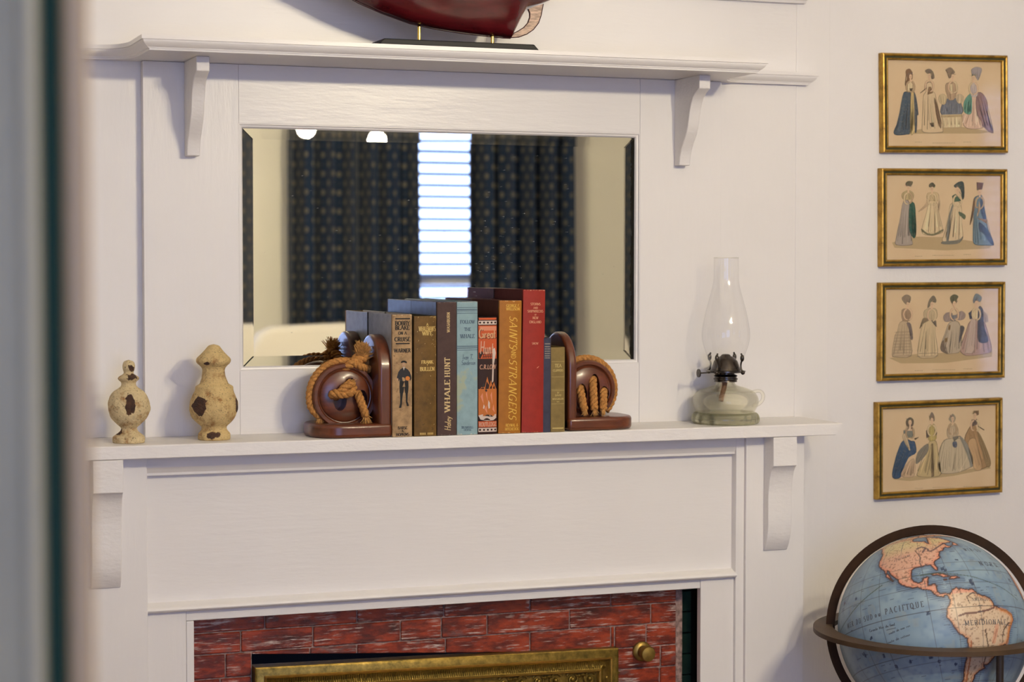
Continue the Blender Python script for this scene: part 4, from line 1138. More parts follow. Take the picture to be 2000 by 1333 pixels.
# ================================================================== model ship
ys_ = -.112
ship = empty('model_ship', (at(895,85,ys_).x, ys_, ZU), 'dark red model ship hull on a black stand, on the upper shelf', 'model ship')
m_, t_, N_, L_, B_ = nt('lacquered_red_hull')
v_ = coords(N_, L_, (.25,1,1))
L_.new(ramp(N_, L_, noise(N_, L_, v_, 90, 4), [(.3,(.055,.003,.005)), (.7,(.105,.006,.009))]), B_.inputs['Base Color'])
B_.inputs['Roughness'].default_value = .22; B_.inputs['Coat Weight'].default_value = .5; B_.inputs['Coat Roughness'].default_value = .08
M_HULL = m_
# keel line pixels (u, v) bow to stern; top of hull is above the picture
keel = [(560,-62),(600,-44),(640,-26),(680,-6),(700,5),(745,25),(800,45),(850,56),(900,64),(950,70),(980,73),(997,74),(1004,60),(1014,40),(1027,15),(1060,6),(1095,-8),(1130,-22)]
KP = [at(u, v, ys_) for u, v in keel]
zdeck = lambda x: ZU+.150+.9*(x-.0)**2*.35
bow, stern = KP[0].x-.02, KP[-1].x+.005
hull = MB(); NS, NT = len(KP), 14
rows = []
for i, p in enumerate(KP):
    t = (p.x-bow)/(stern-bow)
    beam = .050*max(.03, (math.sin(pi*min(1, t*1.12+.02)**.75) if t < .62 else 1-.35*((t-.62)/.38)**2))
    full_ = max(.15, math.sin(pi*min(.97, max(.03, t*.98)))**.8)
    row = []
    zt2 = max(zdeck(p.x), p.z+.03)
    for j in range(-NT, NT+1):
        s = abs(j)/NT
        # frame shape: sharp deadrise near the ends, round bilge amidships
        yy = beam*(s**(1.25-.75*full_) if s < 1 else 1)*(1-.06*s)
        row.append((p.x, ys_+(yy if j > 0 else -yy), p.z+(zt2-p.z)*(s**(1.0+.7*full_))))
    rows.append(row)
n = 2*NT+1
hull.add([q for r in rows for q in r], [(i*n+j, i*n+j+1, (i+1)*n+j+1, (i+1)*n+j) for i in range(NS-1) for j in range(n-1)])
hull.f.append(tuple(range(n))); hull.m.append(0); hull.f.append(tuple((NS-1)*n+j for j in range(n))); hull.m.append(0)
hull.f += [(i*n, (i+1)*n, (i+1)*n+n-1, i*n+n-1) for i in range(NS-1)]; hull.m += [0]*(NS-1)
ho = hull.build('hull', M_HULL, ship, smooth=True)
kl = MB(); kl.tube([(p.x, ys_, p.z-.0003) for p in KP[:12]], .0014, 6); kl.build('keel', plain('dark_keel', (.035,.004,.005), .3), ship, smooth='all')
rud = [(996,74),(1012,73),(1028,67),(1041,58),(1051,45),(1056,30),(1060,8),(1046,12),(1031,18),(1034,26),(1034,34),(1030,45),(1022,54),(1011,61),(1003,65)]
rp = [at(u, v, ys_) for u, v in rud]
MB().prism([(p.x, p.z) for p in rp], ys_-.0022, ys_+.0022, 'y').build('rudder', plain('scored_pale_wood', (.52,.37,.27), .6, var=.45, vscale=300, stretch=(.3,1,1.5)), ship)
MB().tube([(p.x, ys_-.0022, p.z) for p in rp[:7]], .0007, 5).build('rudder_edge', MATS['dark_keel'], ship)
MB().tube([(p.x, ys_-.0022, p.z) for p in rp[8:]+[rp[0]]], .0007, 5).build('rudder_edge', MATS['dark_keel'], ship)
M_BLK = plain('black_stand_lacquer', (.006,.006,.006), .5, spec=.3)
sa_, sb_ = at(738, 82, ys_-.060), at(1053, 93, ys_-.060)
st = [(sa_.x, ZU), (sb_.x, ZU), (sb_.x-.008, ZU+.0085), (sa_.x+.009, ZU+.0085)]
MB().prism(st, ys_-.062, ys_+.045, 'y').build('stand_base', M_BLK, ship, bevel=.0015)
M_BRASS = plain('polished_brass', (.75,.52,.14), .18, metal=1)
for u, vt in ((817, 49), (960, 68)):
    p = at(u, 72, ys_); ztp = at(u, vt, ys_-.004).z
    MB().lathe([(.0045,0),(.0045,.0012),(.0026,.002),(.0026,ztp-ZU-.011),(.0030,ztp-ZU-.0105),(.0012,ztp-ZU-.0070)], (p.x, ys_-.004, ZU+.0085), 16).build('brass_post', M_BRASS, ship, smooth=True)
MBm = plain('pale_spar', (.38,.25,.12), .5)
for t, hh in ((.28,.26),(.52,.30),(.76,.24)):
    x = bow+(stern-bow)*t; MB().tube([(x,ys_,zdeck(x)-.01), (x,ys_,min(ZC-.05, zdeck(x)+hh))], [.003,.0012], 8).build('mast', MBm, ship, smooth='all')

# ================================================================== reflected side of the room
# curtains either side of the first window
def curtain_mat():
    m, t, N, L, B = nt('navy_medallion_cloth')
    tc = N.new('ShaderNodeTexCoord'); mp = N.new('ShaderNodeMapping'); mp.inputs['Scale'].default_value = (1,1,1)
    L.new(tc.outputs['UV'], mp.inputs[0])
    sp = N.new('ShaderNodeSeparateXYZ'); L.new(mp.outputs[0], sp.inputs[0])
    def M(op, a, b=None):
        k = N.new('ShaderNodeMath'); k.operation = op
        for s, i in ((a,0),(b,1)):
            if s is None: continue
            if isinstance(s,(int,float)): k.inputs[i].default_value = s
            else: L.new(s, k.inputs[i])
        return k.outputs[0]
    def dots(ox, oz, pitch, rad):
        a = M('SUBTRACT', M('FRACT', M('ADD', M('DIVIDE', sp.outputs[0], pitch), ox)), .5)
        b = M('SUBTRACT', M('FRACT', M('ADD', M('DIVIDE', sp.outputs[1], pitch), oz)), .5)
        r = M('SQRT', M('ADD', M('MULTIPLY', a, a), M('MULTIPLY', b, b)))
        return M('LESS_THAN', r, rad)
    d = M('MAXIMUM', dots(0,0,.066,.15), dots(.5,.5,.066,.15))
    d2 = M('MAXIMUM', dots(0,.5,.066,.04), dots(.5,0,.066,.04))
    c = mixc(N, L, d, (.010,.023,.055), (.12,.11,.095))
    c = mixc(N, L, d2, c, (.09,.08,.07))
    L.new(c, B.inputs['Base Color']); B.inputs['Roughness'].default_value = .8; B.inputs['Specular IOR Level'].default_value = .2
    B.inputs['Sheen Weight'].default_value = .15
    return m
M_CURT = curtain_mat()
def curtain(name, x0, x1, ztop, zbot, label, folds, flare, seed):
    e = empty(name, ((x0+x1)/2, YO+.12, zbot), label, 'curtain', 'navy curtains at the first window')
    rn = random.Random(seed); n = 160; rowsz = 14
    ph_ = rn.uniform(0, 6); vs = []; uv = []; s = 0; last = None
    ys2 = []
    for i in range(n+1):
        t = i/n; ys2.append(.050*math.sin(2*pi*folds*t+ph_)+.016*math.sin(2*pi*folds*2.3*t+1.3+ph_))
    cum = [0]
    for i in range(n): cum.append(cum[-1]+math.hypot((x1-x0)/n, ys2[i+1]-ys2[i]))
    for j in range(rowsz+1):
        q = j/rowsz; z = ztop+(zbot-ztop)*q
        for i in range(n+1):
            t = i/n; x = x0+(x1-x0)*t + flare*q*(t-.0)
            vs.append((x, YO+.12+ys2[i]*(.75+.35*q), z)); uv.append((cum[i], z))
    mb = MB(); fs = [(j*(n+1)+i, j*(n+1)+i+1, (j+1)*(n+1)+i+1, (j+1)*(n+1)+i) for j in range(rowsz) for i in range(n)]
    mb.add(vs, fs)
    o = mb.build('drape', M_CURT, e, smooth='all', fix=False)
    ul = o.data.uv_layers.new(name='UVMap')
    for lp in o.data.loops: ul.data[lp.index].uv = uv[lp.vertex_index]
    sd = o.modifiers.new('thickness', 'SOLIDIFY'); sd.thickness = .003
    return e
MG = -YO-2*abs(yb_)    # depth of the virtual wall behind the mirror
vx = lambda u, v=450: at(u, v, MG-.12).x
cl = curtain('curtain', vx(557), vx(807), 2.42, .30, 'navy patterned curtain left of the bright blinds, seen in the mirror', 6, .012, 3)
cr = curtain('curtain', vx(909), vx(1112), 2.42, .30, 'navy patterned curtain right of the bright blinds, seen in the mirror', 5, .015, 8)
rod = empty('curtain_rod', (1.3, YO+.12, 2.43), 'dark curtain rod above the first window', 'curtain rod')
MB().tube([(vx(530), YO+.12, 2.44), (vx(1140), YO+.12, 2.44)], .012, 12).build('rod', plain('dark_metal', (.03,.03,.03), .4, metal=.8), rod, smooth='all')
for x in (vx(530), vx(1140)):
    MB().sphere((x, YO+.12, 2.44), .025, 12, 8).build('rod_finial', MATS['dark_metal'], rod, smooth='all')
    xx = x+(.06 if x < 1.2 else -.06)
    MB().tube([(xx, YO, 2.44), (xx, YO+.12, 2.44)], .008, 8).build('rod_bracket', MATS['dark_metal'], rod)
# bed with a pale upholstered headboard under the window
M_LINEN = plain('white_linen', (.82,.78,.70), .85, bstr=.25, bscale=24)
hy = YO+.30
hX0, hX1, hZ = at(478, 640, MG-.30).x, at(1074, 640, MG-.30).x, at(700, 636, MG-.30).z
bed = empty('bed', ((hX0+hX1)/2, hy+.9, 0), 'bed with white headboard and pillows below the curtains, seen in the mirror', 'bed')
r = .05
hp_ = [(hX0,.2),(hX1,.2),(hX1,hZ-.16),(hX1-.006,hZ-.10),(hX1-.02,hZ-.055),(hX1-.05,hZ-.018),(hX1-.09,hZ)]+[(hX1-.09-(hX1-hX0-.18)*i/10, hZ+.012*math.sin(pi*i/10)) for i in range(1,10)]+[(hX0+.09,hZ),(hX0+.05,hZ-.018),(hX0+.02,hZ-.055),(hX0+.006,hZ-.10),(hX0,hZ-.16)]
MB().prism(hp_, hy-.06, hy+.04, 'y').build('headboard', M_LINEN, bed, bevel=.025, seg=4, smooth='all')
box('mattress', hX0, hX1, hy+.05, hy+1.55, .30, .66, M_LINEN, bed, bevel=.06, seg=4)
for sx in (0, 1):
    cx = hX0+(hX1-hX0)*(.27+.46*sx)
    o = MB().sphere((cx, hy+.16, .90), .26, 28, 16, (1, .38, .92)).build('pillow', M_LINEN, bed, smooth='all')
for ax in (hX0+.05, hX1-.05):
    for ay in (hy+.02, hy+1.5): box('leg', ax-.03, ax+.03, ay-.03, ay+.03, 0, .31, M_WOODV, bed)
# ceiling light: hub with three bare frosted bulbs
LX, LY, LZ = .45, -2.00, 2.095
light = empty('ceiling_light', (LX, LY, ZC), 'ceiling light with three warm frosted bulbs on a brass stem', 'ceiling light')
MB().lathe([(.065,0),(.065,-.015),(.03,-.03),(.0005,-.03)], (LX,LY,ZC), 28, close=False).build('canopy', M_BRASS, light, smooth=True)
MB().tube([(LX,LY,ZC-.02), (LX,LY,LZ+.10)], .008, 10).build('stem', M_BRASS, light, smooth='all')
MB().sphere((LX,LY,LZ+.09), .035, 18, 10).build('hub', M_BRASS, light, smooth='all')
m_, t_, N_, L_, B_ = nt('lit_frosted_bulb')
B_.inputs['Base Color'].default_value = (.9,.9,.9,1); B_.inputs['Emission Color'].default_value = (*BULB_COL, 1); B_.inputs['Emission Strength'].default_value = BULB
for k in range(3):
    a = math.radians(180+120*k); bxp = (LX+.15*math.cos(a), LY+.15*math.sin(a), LZ)
    MB().tube(catmull([(LX,LY,LZ+.09), (LX+.07*math.cos(a),LY+.07*math.sin(a),LZ+.10), (bxp[0],bxp[1],LZ+.055)], 10), .006, 8).build('arm', M_BRASS, light, smooth='all')
    MB().tube([(bxp[0],bxp[1],LZ+.06), (bxp[0],bxp[1],LZ+.025)], .014, 12).build('socket', M_BRASS, light, smooth=True)
    MB().sphere(bxp, .024, 18, 12).build('bulb', m_, light, smooth='all')
# ================================================================== framed fashion prints
def goldmat():
    m, t, N, L, B = nt('tarnished_gilt_frame')
    v = coords(N, L)
    L.new(ramp(N, L, noise(N, L, v, 55, 5, .7), [(.28,(.10,.055,.008)), (.5,(.40,.225,.030)), (.75,(.56,.35,.065))]), B.inputs['Base Color'])
    B.inputs['Metallic'].default_value = .55; B.inputs['Roughness'].default_value = .38
    bump(N, L, B, noise(N, L, v, 260, 3), .2, .001); return m
M_GILTF = goldmat()
M_GROOVE = plain('green_black_groove', (.055,.052,.016), .45, metal=.3)
m_, t_, N_, L_, B_ = nt('aged_print_paper')
v_ = coords(N_, L_)
L_.new(ramp(N_, L_, noise(N_, L_, v_, 18, 4), [(.3,(.70,.50,.31)), (.7,(.76,.57,.37))]), B_.inputs['Base Color']); B_.inputs['Roughness'].default_value = .8
M_PAPER = m_
m_, t_, N_, L_, B_ = nt('hand_coloured_print')
ca_ = N_.new('ShaderNodeVertexColor'); ca_.layer_name = 'ink'
v_ = coords(N_, L_)
L_.new(mixc(N_, L_, ramp(N_, L_, noise(N_, L_, v_, 420, 4, .7), [(.50,(0,0,0)), (.85,(.35,.35,.35))]), ca_.outputs[0], (.66,.48,.30)), B_.inputs['Base Color']); B_.inputs['Roughness'].default_value = .8
M_PRINT = m_
K = (.10,.07,.045); SK = (.74,.50,.33); CR = (.72,.55,.34); GB = (.42,.29,.16)
FIGS = [
 [ # top print
  [('s',(.06,.09,.13),[(430,590),(470,575),(515,590),(505,760),(505,1030),(470,1060),(380,1070),(330,1060),(320,1020),(370,900),(400,720)]), ('s',(.64,.47,.22),[(515,590),(545,575),(555,700),(560,880),(550,1035),(505,1030)]), ('p',(.07,.085,.11),[(545,575),(575,640),(600,830),(585,850),(580,1020),(558,1030),(565,870),(552,700)]), ('p',CR,[(470,470),(530,470),(540,540),(520,575),(480,570),(455,550)]), ('p',(.24,.13,.07),[(460,330),(500,315),(530,360),(530,430),(500,450),(455,510),(445,480),(470,430),(455,370)]), ('f',SK,(508,405,17,28)), ('p',K,[(495,540),(535,535),(525,572),(505,570)])],
  [('s',(.70,.52,.33),[(690,480),(740,470),(760,560),(790,600),(800,680),(840,850),(880,1010),(850,1040),(660,1040),(640,960),(650,760),(655,620),(690,560)]), ('p',(.20,.12,.07),[(780,640),(830,780),(858,980),(830,960),(795,820)]), ('p',(.25,.15,.08),[(715,520),(742,520),(765,590),(700,610)]), ('p',K,[(725,930),(772,925),(775,975),(745,975)]), ('p',(.20,.15,.11),[(675,335),(720,315),(765,350),(780,420),(745,430),(748,370),(690,362)]), ('f',SK,(722,395,17,28)), ('p',K,[(615,590),(690,530),(694,536),(620,594)])],
  [('s',(.16,.17,.21),[(900,660),(1040,650),(1090,720),(1090,830),(860,835),(865,720)]), ('s',(.70,.54,.34),[(860,835),(1090,830),(1085,980),(880,985)]), ('p',(.60,.46,.28),[(835,620),(880,600),(920,640),(900,720),(850,710),(828,670)]), ('p',(.55,.42,.28),[(1110,630),(1060,600),(1020,640),(1050,710),(1100,690)]), ('p',(.46,.31,.20),[(915,480),(1015,470),(1045,530),(1030,600),(1000,668),(940,668),(920,610),(905,560)]), ('p',CR,[(950,490),(990,485),(985,600),(955,600)]), ('p',(.24,.17,.12),[(905,330),(960,300),(1010,350),(995,380),(960,420),(940,420),(935,370)]), ('f',SK,(985,405,17,28)), ('p',(.50,.36,.20),[(855,845),(1092,838),(1092,860),(857,868)])],
  [('s',(.68,.46,.35),[(1200,610),(1260,600),(1250,760),(1290,900),(1340,980),(1200,1000),(1110,960),(1105,830),(1200,820)]), ('s',(.14,.33,.26),[(1140,640),(1200,605),(1200,820),(1120,812),(1108,720)]), ('s',(.29,.17,.16),[(1260,600),(1320,590),(1380,690),(1390,850),(1450,1040),(1360,1000),(1290,880),(1250,760)]), ('p',(.58,.48,.46),[(1185,490),(1255,480),(1275,560),(1262,628),(1200,630),(1180,570)]), ('p',(.36,.31,.32),[(1195,330),(1250,295),(1315,315),(1300,390),(1270,450),(1240,390),(1215,395)]), ('f',SK,(1222,420,16,28))],
 ],
 [
  [('s',(.40,.33,.29),[(430,480),(500,500),(495,760),(530,930),(520,980),(350,980),(345,900),(390,680)]), ('s',(.02,.10,.075),[(500,510),(555,510),(570,640),(575,850),(540,900),(490,780)]), ('p',(.50,.38,.20),[(410,400),(470,360),(520,370),(548,410),(530,460),(430,465)]), ('p',(.12,.10,.06),[(455,280),(480,255),(535,262),(522,300),(495,310),(460,302)]), ('f',SK,(484,335,16,26))],
  [('s',(.73,.55,.34),[(720,480),(800,480),(840,640),(875,790),(870,840),(760,870),(660,860),(635,800),(680,640),(700,560)]), ('p',(.64,.47,.27),[(705,390),(790,380),(830,410),(820,480),(700,465)]), ('p',(.20,.18,.10),[(635,795),(700,845),(780,850),(875,800),(870,825),(780,872),(700,864),(640,825)]), ('p',(.62,.44,.28),[(690,470),(720,520),(615,600),(605,590),(680,520)]), ('p',(.62,.44,.28),[(822,410),(850,520),(830,600),(815,598),(830,520)]), ('p',(.10,.09,.06),[(718,295),(755,270),(788,300),(780,322),(725,325)]), ('f',SK,(752,345,17,27))],
  [('s',(.70,.53,.34),[(960,520),(1050,480),(1090,560),(1090,720),(1105,900),(1040,940),(870,940),(905,820),(940,660)]), ('p',(.26,.25,.22),[(985,510),(1000,520),(962,660),(942,940),(915,940),(932,700)]), ('p',(.20,.19,.16),[(870,940),(1055,922),(1100,880),(1095,915),(1040,965),(880,970)]), ('p',(.05,.12,.08),[(978,425),(1020,400),(1085,480),(1000,492)]), ('p',(.05,.075,.08),[(1003,300),(1060,262),(1112,275),(1118,430),(1090,462),(1078,350),(1010,325)]), ('f',SK,(1040,355,22,34)), ('p',(.12,.15,.09),[(1055,600),(1130,640),(1120,690),(1085,660),(1060,640)])],
  [('s',(.16,.24,.30),[(1230,450),(1270,420),(1320,420),(1350,560),(1370,700),(1400,830),(1455,970),(1360,985),(1240,975),(1215,900),(1225,700),(1215,560)]), ('p',(.055,.095,.17),[(1310,430),(1345,560),(1368,700),(1330,680),(1300,560)]), ('p',(.05,.08,.14),[(1290,720),(1400,830),(1455,970),(1420,970),(1340,850),(1290,820)]), ('p',(.24,.14,.08),[(1225,450),(1240,520),(1205,700),(1180,750),(1203,600)]), ('p',(.34,.20,.11),[(1260,675),(1380,690),(1372,740),(1320,705)]), ('p',(.60,.42,.27),[(1285,480),(1300,560),(1270,650),(1260,640),(1280,560)]), ('p',(.20,.11,.10),[(1258,268),(1335,275),(1318,350),(1260,352)]), ('f',SK,(1292,380,20,30))],
 ],
 [
  [('s',(.54,.40,.26),[(390,580),(480,570),(510,760),(520,960),(340,975),(300,940),(330,740),(360,680)]), ('h',(.30,.21,.15),(330,505,690,960,9)), ('p',(.20,.15,.14),[(465,590),(515,600),(538,760),(510,770),(500,680)]), ('p',(.38,.25,.16),[(410,440),(480,430),(515,500),(500,560),(420,560)]), ('p',(.28,.21,.15),[(412,300),(460,265),(512,290),(502,350),(465,380),(425,340)]), ('f',SK,(478,375,16,26))],
  [('s',(.66,.50,.31),[(670,560),(780,550),(790,700),(820,950),(700,985),(590,960),(610,760),(640,620)]), ('p',(.58,.44,.27),[(670,440),(790,420),(815,510),(770,560),(670,540)]), ('p',(.18,.14,.11),[(740,555),(800,560),(806,635),(775,605)]), ('p',(.26,.19,.12),[(655,530),(720,545),(700,570),(640,600),(612,655),(625,600)]), ('p',(.20,.16,.12),[(720,325),(770,275),(803,330),(785,360),(760,330),(715,412),(700,405)]), ('f',SK,(750,375,19,30)), ('h',(.22,.17,.12),(600,810,930,965,2))],
  [('s',(.50,.40,.30),[(950,580),(1050,570),(1090,700),(1080,900),(980,935),(900,930),(845,870),(900,700)]), ('p',(.18,.13,.10),[(845,870),(885,780),(900,890),(940,935),(900,930)]), ('p',(.30,.18,.08),[(940,610),(965,610),(955,670),(935,665)]), ('p',(.30,.18,.08),[(900,760),(930,750),(925,800),(895,810)]), ('p',(.32,.24,.22),[(880,515),(920,468),(985,480),(970,560),(900,572)]), ('p',(.36,.27,.25),[(1030,490),(1085,450),(1132,490),(1110,545),(1040,552)]), ('p',(.10,.09,.10),[(1075,620),(1120,640),(1090,740),(1055,820),(1065,720)]), ('p',(.20,.20,.22),[(960,500),(1030,495),(1020,560),(970,565)]), ('p',(.13,.12,.07),[(955,300),(1000,262),(1050,285),(1030,325),(1020,380),(980,370)]), ('f',SK,(1003,368,19,30))],
  [('s',(.46,.30,.26),[(1190,560),(1330,550),(1400,740),(1430,880),(1390,930),(1180,960),(1100,940),(1070,880),(1130,700)]), ('p',(.56,.42,.36),[(1190,560),(1250,560),(1230,900),(1140,930),(1120,900)]), ('p',CR,[(1210,430),(1285,420),(1285,545),(1212,545)]), ('p',(.07,.08,.13),[(1165,475),(1212,435),(1205,540),(1180,545)]), ('p',(.065,.065,.08),[(1280,405),(1332,440),(1342,620),(1392,790),(1280,800),(1268,620)]), ('p',(.50,.36,.24),[(1335,450),(1380,490),(1390,570),(1345,590)]), ('p',(.19,.23,.26),[(1215,320),(1250,252),(1315,295),(1295,350),(1260,330),(1225,365)]), ('f',SK,(1252,365,19,30))],
 ],
 [
  [('s',(.03,.08,.17),[(410,600),(470,570),(520,590),(560,600),(575,720),(500,770),(450,840),(420,900),(400,1000),(330,1020),(300,970),(340,780),(370,690)]), ('s',(.58,.40,.26),[(450,870),(550,790),(560,960),(520,1000),(400,990)]), ('p',(.22,.22,.19),[(430,470),(530,470),(542,545),(430,565)]), ('p',(.62,.46,.30),[(430,510),(460,520),(505,680),(490,690),(420,560)]), ('p',(.14,.10,.07),[(458,360),(500,322),(543,350),(535,420),(470,425)]), ('f',SK,(503,380,19,30)), ('p',SK,[(470,430),(530,430),(535,475),(440,475)]), ('p',K,[(550,560),(600,545),(600,552),(560,580)])],
  [('s',(.56,.42,.22),[(720,600),(800,590),(830,760),(860,960),(760,1000),(590,990),(600,920),(690,740)]), ('p',(.24,.21,.17),[(590,720),(700,620),(712,700),(640,800),(570,850)]), ('p',(.46,.35,.13),[(715,430),(780,400),(805,520),(790,580),(712,580)]), ('p',(.17,.12,.10),[(685,475),(715,440),(722,540),(690,560)]), ('p',(.17,.12,.10),[(785,430),(810,500),(800,530),(780,480)]), ('p',(.22,.15,.08),[(745,620),(765,620),(775,990),(745,995)]), ('p',(.24,.18,.14),[(728,300),(750,262),(775,300),(778,365),(730,360)]), ('f',SK,(750,355,17,28))],
  [('s',(.58,.47,.33),[(890,580),(1010,560),(1110,570),(1180,680),(1225,830),(1190,890),(1040,950),(870,960),(820,900),(830,720)]), ('p',(.31,.29,.25),[(1060,535),(1130,590),(1190,700),(1228,830),(1190,890),(1160,760)]), ('p',(.53,.40,.27),[(930,440),(1030,420),(1052,510),(1000,560),(930,550)]), ('p',(.12,.14,.21),[(990,600),(1030,598),(1036,650),(1010,668),(985,640)]), ('p',(.20,.18,.15),[(985,545),(1060,530),(1050,560),(1000,600)]), ('p',(.40,.33,.24),[(945,330),(985,282),(1018,320),(1012,360),(985,388),(945,352)]), ('f',SK,(985,340,17,26))],
  [('s',(.40,.24,.12),[(1180,430),(1240,400),(1270,490),(1320,560),(1380,700),(1420,830),(1390,880),(1250,920),(1190,800),(1150,650),(1120,560)]), ('p',(.58,.37,.20),[(1160,600),(1240,560),(1280,720),(1320,900),(1240,920),(1190,780)]), ('p',(.14,.10,.09),[(1200,350),(1262,340),(1262,405),(1210,425)]), ('p',(.30,.20,.10),[(1265,490),(1320,560),(1420,830),(1370,880),(1310,680)]), ('p',(.22,.13,.07),[(1230,248),(1282,245),(1282,292),(1245,310)]), ('f',SK,(1240,300,16,26)), ('p',K,[(1275,420),(1345,462),(1342,470),(1272,428)])],
 ],
]
GROUND = [[(320,1060),(700,985),(1100,975),(1450,1030),(1300,1050),(700,1050)], [(300,950),(560,885),(900,890),(1450,970),(1400,1020),(900,1040),(330,1010)], [(270,985),(560,940),(1440,900),(1430,970),(900,1040),(400,1045)], [(300,1025),(560,985),(900,955),(1400,870),(1420,900),(1000,985),(500,1045)]]
CORN = [((1727,103),(1972,108),(1968,299),(1722,298),80), ((1724,329),(1971,330),(1967,519),(1720,521),310), ((1722,553),(1967,550),(1962,739),(1718,745),530), ((1716,787),(1962,777),(1957,963),(1712,977),760)]
FLAB = ['gilt framed print of four ladies, slate gown at its left, topmost of four',
        'gilt framed print with a green shawl and pale blue gown, second from top',
        'gilt framed fashion print with a plaid skirt and a pink skirt under a black shawl',
        'gilt framed fashion print with a royal blue gown and wide hoop skirts, lowest of four']
def hashf(*a):
    return random.Random(hash(a)).random()
for fi in range(4):
    c0, c1, c2, c3, oy = CORN[fi]
    YFR = -.014
    A, B2, C2, D2 = [at(*c, YFR) for c in (c0, c1, c2, c3)]
    wd = ((B2-A).length+(C2-D2).length)/2; ht = ((A-D2).length+(B2-C2).length)/2
    ctr = (A+B2+C2+D2)/4; roll = -(math.atan2(B2.z-A.z, B2.x-A.x)+math.atan2(C2.z-D2.z, C2.x-D2.x))/2
    bot = ctr - Vector((math.sin(-roll)*-1*0, 0, 0)) + Matrix.Rotation(roll, 3, 'Y') @ Vector((0, 0, -ht/2))
    e = empty('picture_frame', (bot.x, -.0008, bot.z), FLAB[fi], 'framed print', 'framed fashion prints on the wall', rot=(0, roll, 0))
    inv = (Matrix.Translation((bot.x, -.0008, bot.z)) @ Matrix.Rotation(roll, 4, 'Y')).inverted()
    PR = [(0,0),(0,-.0105),(.0012,-.0128),(.0030,-.0135),(.0048,-.0125)]
    PG = [(.0048,-.0125),(.0052,-.0108),(.0082,-.0105),(.0084,-.0118)]
    PI = [(.0084,-.0118),(.0096,-.0126),(.0110,-.0118),(.0116,-.0085),(.0116,0)]
    for (p, q, n_) in (((-wd/2,0),(wd/2,0),(0,1)), ((wd/2,0),(wd/2,ht),(-1,0)), ((wd/2,ht),(-wd/2,ht),(0,-1)), ((-wd/2,ht),(-wd/2,0),(1,0))):
        p, q, n_ = Vector(p), Vector(q), Vector(n_); d_ = (q-p).normalized()
        mb = MB(); prof = PR+PG[1:]+PI[1:]; k = len(prof); vs = []
        for (o_, y) in prof: r_ = p+n_*o_+d_*o_; vs.append((r_.x, y, r_.y))
        for (o_, y) in prof: r_ = q+n_*o_-d_*o_; vs.append((r_.x, y, r_.y))
        mb.add(vs, [(i,k+i,k+(i+1) % k,(i+1) % k) for i in range(k)]+[tuple(range(k)), tuple(range(2*k-1,k-1,-1))])
        for i in range(5, 7): mb.m[i] = 1
        mb.build('frame_rail', [M_GILTF, M_GROOVE], e, local=True, smooth=True)
    pr_ = box('print', -wd/2+.011, wd/2-.011, -.0070, -.0010, .011, ht-.011, M_PAPER, e, bevel=0, local=True)
    pc = Vector(pr_.location)
    def Z(x, y):
        p = inv @ at(1690+x/5.797, oy+y/5.797, -.0075); return (p.x, p.z)
    def inked(name, items):
        """items: (colour, polygon in print plane, layer)"""
        mb = MB(); cols = []
        for (col, poly, lay) in items:
            mb.add([(x-pc.x, -.0072-.00004*lay-pc.y, z-pc.z) for x, z in poly], [tuple(range(len(poly)))]); cols.append(col)
        me = bpy.data.meshes.new(name); me.from_pydata([tuple(v) for v in mb.v], [], mb.f); me.materials.append(M_PRINT)
        at_ = me.color_attributes.new('ink', 'FLOAT_COLOR', 'CORNER')
        for p_, col in zip(me.polygons, cols):
            for li in p_.loop_indices: at_.data[li].color = (*col, 1)
        o = bpy.data.objects.new(name, me); COL.objects.link(o); o.parent = pr_
        return o
    inked('printed_ground', [((.50,.36,.20), [Z(*p) for p in GROUND[fi]], 0)])
    cap_ = []
    for (xa, xb, yy) in ((560,640,1150-40*(fi == 1)-20*(fi > 1)), (760,1000,1160-60*(fi == 1)-40*(fi > 1)), (1110,1200,1150-60*(fi == 1)-40*(fi > 1))):
        x = xa
        while x < xb:
            w_ = 8+10*hashf(fi, x); cap_.append(((.42,.30,.18), [Z(x,yy), Z(x+w_,yy), Z(x+w_,yy-7), Z(x,yy-7)], 0)); x += w_+8
    inked('printed_caption', cap_)
